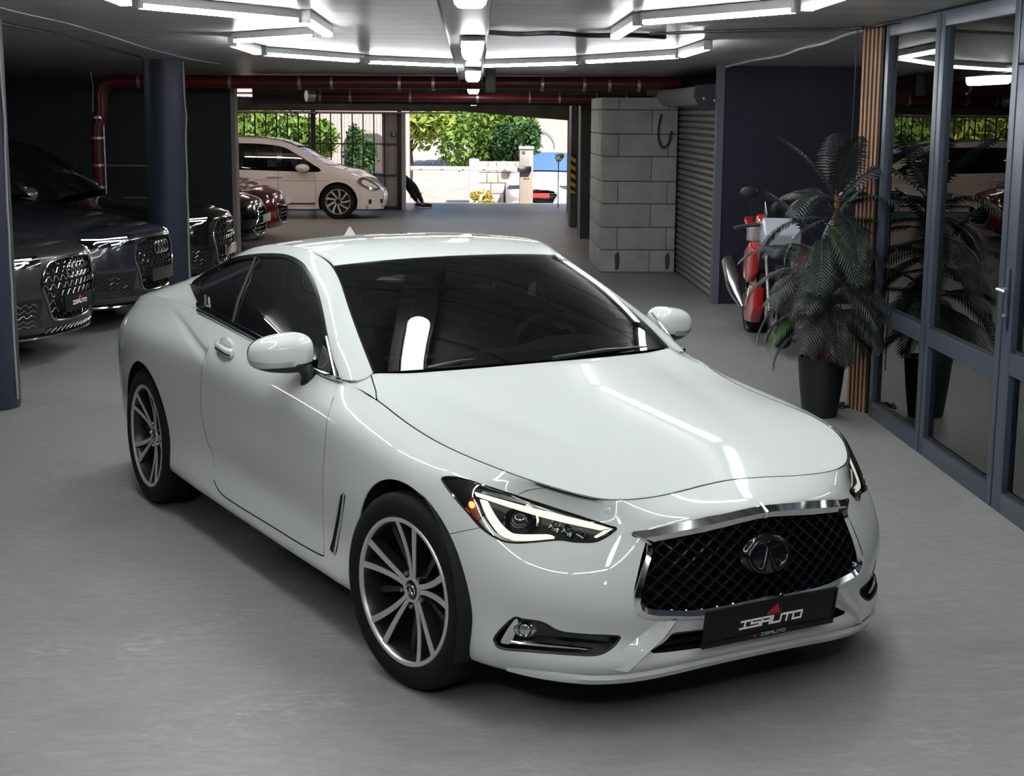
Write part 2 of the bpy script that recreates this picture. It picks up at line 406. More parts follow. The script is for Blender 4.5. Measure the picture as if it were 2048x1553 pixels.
# ---- round columns
def column(x, y, label):
    t = MB().lathe([(.195,0),(.20,.02),(.20,ceil_z(y)-.02),(.205,ceil_z(y)+.02)], 40, origin=(x,y,0)).build('round_column', M_col); tag(t, label, 'column', 'round navy columns'); 
    pts = []
    for k in range(14):
        z = 2.40-k*.18; pts.append((x+.198+random.uniform(-.004,.004)+(.012 if k == 3 else 0), y-.05, max(z,.02)))
    MB().tube(pts, .008, 6).build('plaster_seam', mat('seam_pale', (.30,.27,.25), rough=.8), t)
    return t
column(-3.105,10.0,'navy round column at the left edge of the view')
column(-2.90,15.3,'navy round column between the dark cars in the middle left')
# ================================================================ ceiling lights
M_tube = mat('led_tube', (1,1,1), emit=(.93,.97,1.0), estr=TUBE_EMIT)
M_house = mat('lamp_housing', (.55,.55,.55), rough=.45)
M_bulk = mat('bulkhead_diffuser', (1,1,1), emit=(.97,1.0,.93), estr=BULK_EMIT)
M_tube_added_warm = mat('added_tube_warm', (1,1,1), emit=(1.0,.84,.74), estr=TUBE_EMIT*.9)  # warm copy for the added exit-bay tubes, tinting the far floor
def led_tube(a, b_, label):
    a = np.array(a, float); b_ = np.array(b_, float); d = b_-a; L = np.hypot(d[0], d[1]); ang = atan2(d[1], d[0]); mid_ = (a+b_)/2
    z = ceil_z(mid_[1]); t = empty('led_batten', (mid_[0], mid_[1], z), ang); tag(t, label, 'ceiling light', 'tube lights on the ceiling')
    t.rotation_euler = (-.014*cos(ang)*1.0, .014*sin(ang), ang)
    h = L/2-.02
    MB().box((-h,-.032,-.050),(h,.032,-.002),.006).build('housing', M_house, t)
    MB().box((-h+.015,-.025,-.074),(h-.015,.025,-.0505),.009).build('diffuser', M_tube if mid_[1] < 20 else M_tube_added_warm, t)
    for s_ in (-1,1): MB().box((s_*h-.012 if s_ > 0 else s_*h-.008,-.033,-.074),(s_*h+.008 if s_ > 0 else s_*h+.012,.033,-.002),.004).build('end_cap', M_house, t)
V_ = {}
hexpts = [(-1.69,6.75),(-1.69,8.02),(-.92,8.98),(-.90,10.36),(-1.62,11.2),(-1.67,12.72),(-.90,13.98),(.10,14.78),(1.06,13.88),(1.78,12.66),(1.80,11.42)]
segs = [((-1.69,6.75),(-1.69,7.98)),((-1.67,8.09),(-.94,9.04)),((-.90,9.0),(-.88,10.32)),((-.95,10.43),(-1.60,11.07)),((-1.68,11.50),(-1.65,12.70)),((-1.63,12.80),(-.92,13.88)),((-.87,14.08),(.02,14.74)),((.18,14.71),(1.05,13.96)),((1.09,13.77),(1.77,12.70)),((1.77,12.62),(1.80,11.44)),
 ((1.005,10.34),(1.01,9.02)),((1.03,8.96),(1.72,8.0)),((1.74,7.93),(1.76,6.72)),
 ((-1.67,6.66),(-.95,5.70)),((-.93,5.62),(-.93,4.42)),((-.95,4.34),(-1.67,3.38)),((-1.69,3.30),(-1.69,2.10)),((1.74,6.64),(1.04,5.70)),((1.02,5.62),(1.02,4.42)),((1.04,4.34),(1.74,3.38)),((1.76,3.30),(1.76,2.10)),
 ((-1.67,2.02),(-.90,1.02)),((1.74,2.02),(1.0,1.02)),((-.86,.98),(.05,.40)),((.09,.40),(.98,.98))]
tl = ['left tube parallel to the aisle at the top edge of the picture','long tube slanting towards the aisle at upper left','short-looking tube running away from the camera left of the lamp tray','tube slanting outwards in the left of the hexagon','tube seen nearly end-on at the far left corner of the hexagon','far tube left of the hexagon tip, second from the tray','far tube at the hexagon tip left of the lamp tray','far tube at the hexagon tip right of the lamp tray','far tube right of the hexagon tip, second from the tray','tube seen nearly end-on at the far right corner of the hexagon','tube running away from the camera right of the lamp tray','long tube slanting away from the aisle at upper right','tube at the top edge above the glass front']
for k, (a, b_) in enumerate(segs): led_tube(a, b_, 'lit white LED '+tl[k] if k < len(tl) else 'lit white LED tube on the ceiling nearer than the top of the picture')
for k, (a, b_) in enumerate([((-6.4,9.4),(-6.4,10.6)),((-6.4,14.8),(-6.4,16.0)),((-4.5,23.2),(-4.5,24.4)),((-1.8,24.4),(-.6,24.4)),((-4.2,26.6),(-3.0,26.6)),((-1.8,26.6),(-.6,26.6)),((.6,26.6),(1.7,26.6)),((-6.4,26.6),(-5.2,26.6)),((4.6,12.0),(4.6,13.2)),((4.6,6.0),(4.6,7.2))]): led_tube(a, b_, 'unseen LED tube added on the ceiling above a side bay')  # unseen tubes; the warm exit-bay ones are added to brighten the van side
# lamp tray with bulkhead lamps
tray = empty('cable_tray', (0.03,6,0)); tag(tray, 'perforated metal cable tray running down the middle of the ceiling', 'cable tray')
M_tray = mat('galvanised_tray', (.33,.33,.33), rough=.35, metal=.8)
def trx(y): return .0+.0*y + (y-6)*.0078
def traybox(x0, x1, z0, z1, name, m=M_tray):
    b = MB(); P = []
    for y in (-5.0, 29.0):
        for x in (x0, x1):
            for z in (z0, z1): P.append((trx(y)+x, y-6, ceil_z(y)+z))
    b.add(P, [(0,1,3,2),(4,6,7,5),(0,4,5,1),(2,3,7,6),(0,2,6,4),(1,5,7,3)]); return b.build(name, m, tray, smooth=None)
traybox(-.16,.10,-.062,-.056,'tray_floor'); traybox(-.162,-.158,-.09,-.02,'tray_side'); traybox(.098,.102,-.09,-.02,'tray_side')
for k, y in enumerate(np.arange(2.5, 29, 1.5)):
    for s_ in (-.15,.09): MB().tube([(trx(y)+s_,y-6,ceil_z(y)-.06),(trx(y)+s_,y-6,ceil_z(y)+.01)], .004, 6).build('hanger_rod', M_tray, tray)
bl = ['nearest oval bulkhead lamp at the top edge under the cable tray','second oval bulkhead lamp under the cable tray','third oval bulkhead lamp under the cable tray','fourth oval bulkhead lamp under the cable tray','fifth oval bulkhead lamp under the cable tray','farthest oval bulkhead lamp under the cable tray']
for k, y in enumerate((6.22,10.7,15.4,20.0,24.0,27.8)):
    t = empty('bulkhead_lamp', (trx(y)+.03, y, ceil_z(y)-.062)); tag(t, bl[k], 'ceiling light', 'bulkhead lamps in a row')
    b = MB(); n = 20
    def caps(r, l, z, n=20): 
        out = []
        for i in range(n):
            a = 2*pi*i/n; out.append((r*cos(a), (l if sin(a) >= 0 else -l)+r*sin(a), z))
        return out
    rings = [caps(.050,.44,-.115), caps(.066,.445,-.100), caps(.074,.45,-.07), caps(.074,.45,-.028)]
    for i, rg in enumerate(rings): b.v += rg
    b.f.append(tuple(range(n)));
    for i in range(3):
        for j in range(n): b.f.append((i*n+j, (i+1)*n+j, (i+1)*n+(j+1) % n, i*n+(j+1) % n))
    b.build('diffuser', M_bulk, t, 60)
    h = MB(); rings = [caps(.080,.455,-.032), caps(.080,.455,0)]; h.v = rings[0]+rings[1]; h.f = [tuple(range(n)), tuple(range(2*n-1, n-1, -1))]+[(j, n+j, n+(j+1) % n, (j+1) % n) for j in range(n)]; h.build('housing', M_house, t, 50)
for k in range(2):
    t = empty('bulkhead_lamp', (trx(1.5-4.5*k)+.03, 1.5-4.5*k, ceil_z(1.5-4.5*k)-.062)); tag(t, 'oval bulkhead lamp under the cable tray behind the view', 'ceiling light', 'bulkhead lamps in a row')
    src = bpy.data.objects['bulkhead_lamp']
    for ch in src.children: c = ch.copy(); COL.objects.link(c); c.parent = t
# ================================================================ the white coupe
CAR_X, CAR_Y, CAR_YAW = 0.586, 5.388, radians(-61.78)
_cc, _cs = cos(CAR_YAW), sin(CAR_YAW)
def to_car(p): p = np.asarray(p, float); dx, dy = p[..., 0]-CAR_X, p[..., 1]-CAR_Y; return np.stack([_cc*dx+_cs*dy, -_cs*dx+_cc*dy, p[..., 2]], -1)
def from_car(p): p = np.asarray(p, float); return np.stack([CAR_X+_cc*p[..., 0]-_cs*p[..., 1], CAR_Y+_cs*p[..., 0]+_cc*p[..., 1], p[..., 2]], -1)
def car_dir(d): return np.array([_cc*d[0]+_cs*d[1], -_cs*d[0]+_cc*d[1], d[2]])
CAMC = to_car(C0)
def cpx(u, v, **k):
    d = car_dir(ray(u, v)); a, val = list(k.items())[0]; i = 'xyz'.index(a); return CAMC + d*((val-CAMC[i])/d[i])
def car_px(P): return project(from_car(P))
def cast(bvh, u, v, inset=0.0):
    d = Vector(car_dir(ray(u, v))).normalized(); h = bvh.ray_cast(Vector(CAMC), d)
    if h[0] is None:
        h2 = None
        return None
    n = h[1]
    if n.dot(d) > 0: n = -n
    return np.array(h[0] - n*inset)

WB = 2.85
white = mat('pearl_white_paint', (.545, .565, .54), rough=.5, coat=1.0, spec=0.0)
black_plastic = mat('black_plastic', (.012, .012, .013), rough=.45)
gloss_black = mat('gloss_black', (.006, .006, .007), rough=.08, coat=.6)
chrome = mat('chrome', (.82, .83, .84), rough=.06, metal=1.0)
dark_chrome = mat('dark_chrome', (.32, .32, .33), rough=.10, metal=1.0)
rubber = mat('tyre_rubber', (.0075, .0075, .008), rough=.75, spec=.25)
machined = mat('machined_alloy', (.56,.55,.54), rough=.34, metal=.55)
gunmetal = mat('gunmetal', (.045, .045, .05), rough=.30, metal=.7)
void_black = mat('void_black', (.004, .004, .004), rough=.9)

# ---- control net: stations from the tail centre round the right flank to the nose centre, levels bottom to top
xs = [-3.45, -3.2, -2.85, -2.45, -2.0, -1.4, -.75, -.45, 0.0, .28]
zw = [ # level: (z list, half width list)
 ([.26,.24,.22,.21,.205,.20,.20,.20,.20,.18],            [.76,.81,.83,.84,.84,.84,.84,.845,.84,.80]),
 ([.30,.27,.245,.232,.225,.22,.22,.222,.225,.20],        [.81,.86,.885,.900,.902,.902,.902,.902,.89,.845]),
 ([.38,.35,.33,.315,.305,.30,.30,.305,.31,.27],          [.845,.895,.905,.903,.893,.888,.888,.895,.903,.862]),
 ([.48,.45,.43,.41,.40,.39,.39,.395,.41,.36],            [.855,.90,.913,.900,.876,.868,.870,.884,.903,.868]),
 ([.60,.58,.57,.55,.54,.53,.53,.53,.54,.48],             [.862,.907,.921,.908,.888,.882,.884,.896,.910,.868]),
 ([.71,.71,.71,.70,.69,.68,.67,.67,.66,.60],             [.860,.906,.924,.914,.899,.893,.893,.900,.908,.858]),
 ([.81,.83,.84,.84,.83,.81,.79,.775,.75,.695],           [.842,.893,.916,.914,.909,.906,.903,.899,.890,.826]),
 ([.90,.925,.935,.93,.915,.895,.865,.845,.80,.755],      [.780,.828,.853,.862,.868,.868,.864,.852,.838,.786]),
 ([.96,.995,1.02,1.025,1.005,.968,.938,.880,.828,.800],  [.74,.780,.797,.803,.803,.802,.782,.748,.750,.708]),
]
net = []
rear = [ # tail centre, tail, tail corner
 [(-3.72,0,.26),(-3.76,0,.30),(-3.80,0,.38),(-3.83,0,.48),(-3.83,0,.60),(-3.81,0,.72),(-3.79,0,.82),(-3.78,0,.92),(-3.76,0,.985)],
 [(-3.69,.42,.26),(-3.73,.42,.30),(-3.77,.42,.38),(-3.80,.42,.48),(-3.80,.42,.60),(-3.78,.42,.72),(-3.76,.42,.82),(-3.74,.42,.92),(-3.71,.42,.98)],
 [(-3.58,.68,.26),(-3.61,.71,.30),(-3.65,.735,.38),(-3.67,.745,.48),(-3.67,.75,.60),(-3.65,.75,.72),(-3.62,.735,.82),(-3.58,.69,.90),(-3.53,.64,.965)],
]
front = [
 [(.45,.72,.165),(.47,.755,.19),(.485,.775,.25),(.478,.770,.34),(.495,.775,.45),(.478,.757,.56),(.430,.715,.655),(.405,.672,.725),(.44,.645,.777)],
 [(.585,.60,.165),(.615,.640,.19),(.635,.655,.25),(.610,.640,.33),(.640,.645,.43),(.615,.615,.55),(.565,.585,.64),(.545,.57,.700),(.565,.555,.751)],
 [(.67,.42,.168),(.71,.455,.190),(.745,.475,.238),(.720,.468,.31),(.752,.470,.40),(.735,.462,.53),(.690,.452,.640),(.668,.445,.682),(.635,.45,.740)],
 [(.70,.22,.182),(.745,.235,.207),(.785,.245,.240),(.765,.245,.30),(.790,.25,.375),(.785,.25,.52),(.762,.25,.655),(.735,.25,.700),(.648,.25,.742)],
 [(.71,0,.188),(.755,0,.214),(.800,0,.244),(.785,0,.295),(.808,0,.365),(.805,0,.52),(.795,0,.665),(.765,0,.706),(.612,0,.745)],
]
net += rear
for i, x in enumerate(xs): net.append([(x, w_[i], z_[i]) for z_, w_ in zw])
net += front
net = np.array(net); net[..., 1] *= -1                     # right flank: negative y
BELT = bspline_surface(net, 14, 9)
belt = Surf.grid(BELT)
# outward normals
_c = np.einsum('ij,ij->i', belt.N, belt.V - np.array([-1.5, 0, .55]))
if (_c > 0).mean() < .5: belt = Surf.grid(BELT, True)
belt_bvh = belt.bvh()
_tri = np.array([(345,622),(366,642),(414,704),(409,726),(380,690)], float)
_sd = poly_sd(car_px(BELT.reshape(-1, 3)), _tri).reshape(BELT.shape[:2]); _wt = np.clip((_sd+5)/14, 0, 1); _wt = _wt*_wt*(3-2*_wt)*((BELT[..., 0] < -1.5) & (BELT[..., 0] > -3.3))
BELT[..., 1] += .012*_wt
belt = Surf.grid(BELT)
L8 = BELT[:, -1]                                           # top edge of the flank (dense)

# ---- bonnet height field: smooth polynomial through the side edge and the centre line
HE = L8[14*9:]
_zc = np.array([(-.80,.990),(-.6,.968),(-.45,.947),(-.3,.924),(0,.874),(.3,.815),(.5,.773),(.612,.747),(.70,.725)])
def _basis(x, y):
    x = np.asarray(x, float); y2 = np.asarray(y, float)**2
    return np.stack([x**i * y2**j for i in range(4) for j in range(2)], -1)
_e = HE[14:]                                               # from x=-.45 forwards
_px = np.concatenate([_e[:, 0], _zc[:, 0], [-.672, -.672, -.62]]); _py = np.concatenate([_e[:, 1], 0*_zc[:, 0], [-.684, -.684, -.71]]); _pz = np.concatenate([_e[:, 2], _zc[:, 1], [.963, .963, .930]])
_w = np.concatenate([np.ones(len(_e)), 6*np.ones(len(_zc)), [6, 6, 4]])
_cf = np.linalg.lstsq(_basis(_px, _py)*_w[:, None], _pz*_w, rcond=None)[0]
def hood_base(x, y): return _basis(x, y)@_cf
def hood_z(x, y):
    x = np.asarray(x, float); y = np.abs(np.asarray(y, float)); vy = np.interp(x, [-.6,.5], [.56,.30])
    dl = np.interp(x, [-.80,-.739,-.657,-.588,-.524], [.075,.055,.028,.010,0]); sm = np.clip((y-.655)/.115, 0, 1); sm = sm*sm*(3-2*sm)
    return hood_base(x, y) - dl*sm - .007*np.exp(-((y-vy)/.085)**2)*np.clip((.50-x)/.6, 0, 1)*np.clip((x+.70)/.25, 0, 1)
coupe = empty('sports_coupe', (CAR_X, CAR_Y, 0), CAR_YAW)
tag(coupe, 'glossy white two-door coupe with black mesh grille parked in front', 'car')

# pull the top rows of the flank onto the bonnet surface
_i0 = 14*9+9; _d = hood_base(BELT[_i0:, -1, 0], BELT[_i0:, -1, 1]) - BELT[_i0:, -1, 2]
_fade = np.clip(np.arange(len(_d))/6, 0, 1)
for _j in range(10): BELT[_i0:, -1-_j, 2] += _d*_fade*(1-_j/10)**1.5
belt = Surf.grid(BELT)
if np.einsum('ij,ij->i', belt.N, belt.V - np.array([-1.5, 0, .55])).mean() < 0: belt = Surf.grid(BELT, True)
belt_bvh = belt.bvh(); HE = BELT[14*9:, -1]
def hood_plan():
    pts = [(p[0], p[1]) for p in HE]; pts += [(p[0], -p[1]) for p in HE[::-1]]; return np.array(pts)
HP = hood_plan()
gx = np.linspace(-.80, .70, 91); gy = np.linspace(-.80, .80, 97)
GX, GY = np.meshgrid(gx, gy, indexing='ij'); HS = Surf.grid(np.stack([GX, GY, hood_z(GX, GY)], -1))
if HS.N[:, 2].mean() < 0: HS = Surf.grid(np.stack([GX, GY, hood_z(GX, GY)], -1), True)
in_plan = lambda V: poly_sd(V[:, :2], HP)
# windscreen base line in plan limits the bonnet at the rear
def cowl(V): return V[:, 0] - (-.575 - .10*(V[:, 1]/.685)**2)
upper_front = HS.clip(in_plan)
hood_s = upper_front.clip(lambda V: np.minimum(in_plan(V)-.0085, cowl(V)))
# bonnet side shut line leaves the edge near the screen pillar
def hood_side(V): return np.where(V[:, 0] < -.5, .735 - np.abs(V[:, 1]) - .0, 1.0)
hood_main = hood_s.clip(lambda V: np.interp(V[:, 0], [-.70, -.56, -.50, -.4], [.680, .722, .748, 1.0]) - np.abs(V[:, 1])).rim(.007)
hood_o = hood_main.build('hood', white, coupe)
cowl_s = upper_front.clip(lambda V: np.abs(V[:, 1]) - .0045 - np.interp(V[:, 0], [-.70, -.56, -.50, -.4], [.680, .722, .748, 1.0])).clip(lambda V: -V[:, 0]-.40)
for _s in (-1, 1): cowl_s.clip(lambda V: _s*V[:, 1]).build('fender_corner', white, coupe)

# ---- flank panels (right side cut in the photo's own view, then mirrored)
def pxd(poly, sub=6, smooth=True):
    P = smooth_poly(poly, sub, True) if smooth else np.array(poly, float)
    return lambda V: poly_sd(car_px(V), P)
def circ(xc, zc, r): return lambda V: np.hypot(V[:, 0]-xc, V[:, 2]-zc) - r
ARCH_F, ARCH_R = .372, .368
HEAD = [(884,957),(900,954),(930,959),(1000,982),(1080,1008),(1160,1034),(1215,1052),(1232,1057),(1226,1064),(1210,1075),(1188,1084),(1150,1084),(1118,1080),(1070,1084),(1030,1086),(1000,1080),(965,1058),(935,1025),(905,990),(888,967)]
FOG = [(1026,1238),(1048,1240),(1085,1246),(1120,1264),(1170,1270),(1232,1273),(1238,1279),(1222,1297),(1195,1310),(1150,1310),(1060,1303),(1004,1298),(990,1286),(992,1272)]
GRILLE_O = [(1260,1066),(1300,1064),(1380,1044),(1460,1025),(1525,1010),(1600,1004),(1698,999),(1706,1040),(1722,1100),(1726,1128),(1716,1148),(1690,1168),(1560,1212),(1440,1236),(1360,1238),(1300,1233),(1276,1226),(1267,1212),(1268,1180),(1284,1110),(1292,1084),(1286,1078),(1264,1074)]
INTAKE = [(1292,1309),(1330,1284),(1346,1266),(1400,1260),(1530,1240),(1700,1210),(1700,1228),(1600,1258),(1500,1280),(1400,1297),(1340,1305)]
VENT = [(679,989),(690,986),(691,995),(684,1040),(674,1104),(669,1112),(656,1099),(662,1080),(672,1030)]
DOOR = [(440,638),(418,690),(405,730),(401,780),(403,830),(414,882),(424,905),(428,932),(428,962),(440,985),(470,1008),(540,1051),(600,1088),(640,1110),(648,1112),(647,1080),(646,1020),(645,960),(649,900),(653,850),(660,815),(671,785),(675,770),(690,740),(600,640)]
d_head, d_fog, d_gr, d_int, d_vent, d_door = pxd(HEAD, 5), pxd(FOG, 5), pxd(GRILLE_O, 1, False), pxd(INTAKE, 1, False), pxd(VENT, 1, False), pxd(DOOR, 4)
fr = lambda V: V[:, 0] > .1
def notin(d, m=0.0, region=None):
    def g(V):
        r = -d(V) - m
        if region is not None: r = np.where(region(V), r, 1.0)
        return r
    return g
shell = belt.clip(circ(0, .343, ARCH_F)).clip(circ(-WB, .343, ARCH_R))
shell = shell.clip(notin(d_head, 0, fr)).clip(notin(d_fog, 0, fr)).clip(notin(d_gr, 0, fr)).clip(notin(d_int, 0, fr))
shell = shell.clip(notin(d_vent, 0, lambda V: (V[:, 0] < 0) & (V[:, 0] > -1)))
mid = lambda V: (V[:, 0] < -.3) & (V[:, 0] > -2.3)
door_s = shell.clip(lambda V: np.where(mid(V), d_door(V)-.95, -1.0))
rest = shell.clip(notin(d_door, .95, mid))
# bumper / wing split: bonnet line -> lamp -> arch
SPLIT = [(1127,960),(1090,976),(1052,982),(1036,990),(1010,1030),(988,1050),(930,1062),(880,1073),(820,1085),(820,1500),(2200,1500),(2200,700),(1127,700)]
d_split = pxd(SPLIT, 1, False)
bumper_s = rest.clip(lambda V: np.where(V[:, 0] > .05, d_split(V)-.8, -1.0))
body_s = rest.clip(notin(d_split, .8, lambda V: V[:, 0] > .05))
# rear bumper split for the tail
body_o = body_s.both().rim(.006).build('body_shell', white, coupe)
bumper_o = bumper_s.both().rim(.006).build('front_bumper', white, coupe)
# dark inner skin behind shut lines
inner = belt.clip(circ(0, .343, ARCH_F)).clip(circ(-WB, .343, ARCH_R)).clip(lambda V: .30-V[:, 0]).offset(-.010)
inner.both().build('inner_skin', void_black, coupe)
HS.clip(lambda V: np.minimum(in_plan(V)+.004, cowl(V)+.05)).offset(-.009).build('bonnet_underside', void_black, coupe)

# dark tube in the bonnet shut line, standing in for the gap's shade
_sl = [tuple(p + np.array([0, 0, -.004])) for p in BELT[14*10-4:, -1]]
_in = []
for p in _sl:
    q = np.array(p); c = np.array([-.1, 0, q[2]]); d = (c-q); d[2] = 0; d /= max(np.linalg.norm(d), 1e-6); _in.append(q+d*.0045)
_in += [tuple(np.array(p)*MIR) for p in _in[::-1][1:]]
MB().tube(_in, .0056, 6).build('bonnet_shut_line', void_black, coupe)
_cr = [(-.70+.14*t, -(.680+.042*t)) for t in np.linspace(0,1,6)]+[(-.56+.06*t, -(.722+.026*t)) for t in np.linspace(.2,1,4)]
_cm = MB().tube([(x, y, float(hood_z(x, y))-.004) for x, y in _cr], .0042, 6)  # dark tube drawn for the shade in the corner gap
for b in (_cm, _cm.mirrored()): b.build('bonnet_corner_shut_line', void_black, coupe)
# ---- greenhouse: lower curve on the belt, upper curve on the roof rail, then lofts
Bc = bspline_curve(np.array([(-.668,-.715,.945),(-.72,-.782,.938),(-.95,-.800,.945),(-1.25,-.802,.958),(-1.6,-.803,.980),(-1.95,-.803,1.003),(-2.3,-.803,1.022),(-2.65,-.800,1.026),(-3.0,-.790,1.012),(-3.3,-.760,.985)]), 12)
Uc = bspline_curve(np.array([(-.672,-.684,.964),(-.86,-.655,1.075),(-1.10,-.605,1.198),(-1.345,-.555,1.298),(-1.58,-.575,1.345),(-1.95,-.582,1.338),(-2.30,-.570,1.285),(-2.65,-.560,1.197),(-2.98,-.560,1.105),(-3.28,-.575,1.022)]), 12)
nt_ = len(Uc); NV = 16
S = np.zeros((nt_, NV+1, 3))
for i in range(nt_):
    a, b_ = Bc[i], Uc[i]; w_ = np.linalg.norm(b_-a)
    for j in range(NV+1):
        v = j/NV; p = a*(1-v)+b_*v
        bul = 4*v*(1-v)*.075*w_*min(1, i/18)
        S[i, j] = p + np.array([0, -1, .45])/1.097*bul
side = Surf.grid(S)
if (side.N[:, 1] < 0).mean() < .5: side = Surf.grid(S, True)
side_bvh = side.bvh()
DLO_OUT = [(675,760),(664,712),(655,666),(646,620),(637,585),(624,550),(606,526),(580,512),(552,508),(514,509),(470,516),(430,533),(400,554),(384,568),(388,580),(397,600),(396,616),(456,651),(508,677),(590,718)]
DLO_IN = [(669,754),(658,712),(649,668),(640,622),(631,588),(619,556),(602,534),(577,519),(551,515),(516,516),(474,523),(437,538),(409,557),(400,567),(408,585),(413,590),(414,611),(458,640),(512,668),(592,710)]
d_do, d_di = pxd(DLO_OUT, 5), pxd(DLO_IN, 5)
side.clip(notin(d_do)).rim(.01).pair('side_pillar', white, coupe)
side.clip(d_do).clip(notin(d_di)).offset(.004).rim(.02).pair('window_chrome_surround', dark_chrome, coupe)
glass_dark = mat('tinted_side_glass', (.006,.007,.008), rough=.015, spec=.9, ior=1.9)
_gl = side.clip(lambda V: d_di(V)+1.5).offset(-.004)
def _dv(V): p = car_px(V); return (p[:, 0]-513)*(645-515)-(p[:, 1]-515)*(467-513)
_gl.clip(_dv).pair('door_window', glass_dark, coupe); _gl.clip(lambda V: -_dv(V)).pair('quarter_window', glass_dark, coupe)
# roof, windscreen and rear screen as one loft across the car
NS = 40; T = np.zeros((nt_, NS+1, 3)); tt = np.arange(nt_)/12
crx = np.interp(tt, [0,1,2,3,4,5,6,7,8,9], [.085,.08,.06,.045,.02,0,-.03,-.06,-.08,-.09])
crz = np.interp(tt, [0,1,2,3,4,5,6,7,8,9], [.006,.012,.020,.024,.028,.034,.036,.034,.028,.02])
crx = np.convolve(np.pad(crx, 9, 'edge'), np.ones(19)/19, 'valid'); crz = np.convolve(np.pad(crz, 9, 'edge'), np.ones(19)/19, 'valid')
for i in range(nt_):
    for j in range(NS+1):
        s_ = -1 + 2*j/NS; p = Uc[i]*np.array([1, -s_, 1]); c = 1-abs(s_)**2.3
        T[i, j] = p + np.array([crx[i], 0, crz[i]])*c
I_WS, I_RT, I_RB = 36, 36, 76                               # screen header / roof / rear screen header rows
def part_rows(a, b_): 
    s = Surf.grid(T[a:b_+1]); 
    return s if s.N[:, 2].mean() > 0 else Surf.grid(T[a:b_+1], True)
roof_s = part_rows(I_RT, I_RB)
inner_w = lambda V, k: np.interp(-V[:, 0], -Uc[:, 0], -Uc[:, 1]) - np.abs(V[:, 1]) - k
roof_s.clip(lambda V: inner_w(V, .016)).rim(.008).build('roof', white, coupe)
part_rows(0, nt_-1).offset(-.010).clip(lambda V: np.where((V[:, 0] > -1.33) & (V[:, 0] < -.4) | (V[:, 0] < -2.42), np.abs(V[:, 1])-(np.interp(-V[:, 0], -Uc[:, 0], -Uc[:, 1])-.03), 1.0)).build('roof_drip_seal', black_plastic, coupe)
ws_glass = mat('windscreen_glass', (.22,.27,.25), rough=0.0, trans=1.0, ior=1.45, spec=.6)
def thin_glass(name, tint, refl_col=(1,1,1)):
    if name in MATS: return MATS[name]
    m = bpy.data.materials.new(name); m.use_nodes = True; nt2 = m.node_tree; nt2.nodes.clear()
    out = nd(nt2, 'ShaderNodeOutputMaterial'); mx = nd(nt2, 'ShaderNodeMixShader'); tr = nd(nt2, 'ShaderNodeBsdfTransparent'); gl = nd(nt2, 'ShaderNodeBsdfGlossy'); fr_ = nd(nt2, 'ShaderNodeFresnel')
    tr.inputs[0].default_value = (*tint, 1); gl.inputs[0].default_value = (*refl_col, 1); gl.inputs['Roughness'].default_value = 0.0; fr_.inputs[0].default_value = 1.5
    nt2.links.new(fr_.outputs[0], mx.inputs[0]); nt2.links.new(tr.outputs[0], mx.inputs[1]); nt2.links.new(gl.outputs[0], mx.inputs[2]); nt2.links.new(mx.outputs[0], out.inputs[0]); MATS[name] = m; return m
ws_glass = thin_glass('windscreen_thin_glass', (.30,.34,.32))
screen = part_rows(0, I_WS).clip(lambda V: inner_w(V, .012))
screen.build('windshield', ws_glass, coupe)
# ceramic border on the inside of the windscreen
def ws_inner(V):
    top = (V[:, 0] + 1.318 - .055*(1-np.abs(V[:, 1]/.55)**2.3))
    bot = (-.70 + .085*(1-np.abs(V[:, 1]/.68)**2.3)) - V[:, 0] 
    return np.minimum(np.minimum(inner_w(V, .065), top-.05), bot-.03)
frit = screen.offset(-.004).clip(lambda V: -ws_inner(V)); frit.build('windshield_border', gloss_black, coupe)
part_rows(I_RB, nt_-1).clip(lambda V: inner_w(V, .016)).build('rear_window', glass_dark, coupe)
# boot lid between rear screen and flank tops
dk = []
for k in range(14*0, 14*6+1, 7):
    p = L8[k]; dk.append([p*np.array([1, -s_, 1]) + np.array([0,0,.03*(1-s_*s_)]) for s_ in np.linspace(-1, 1, 13)])
dk = np.array(dk); st = Surf.grid(dk); st = st if st.N[:, 2].mean() > 0 else Surf.grid(dk, True); st.build('boot_lid', white, coupe)

part_rows(I_RT-4, nt_-1).offset(-.03).clip(lambda V: inner_w(V, .04)).build('headliner', void_black, coupe)
MB().box((-3.3,-.55,.98),(-2.55,.55,1.0)).build('parcel_shelf', void_black, coupe, None)
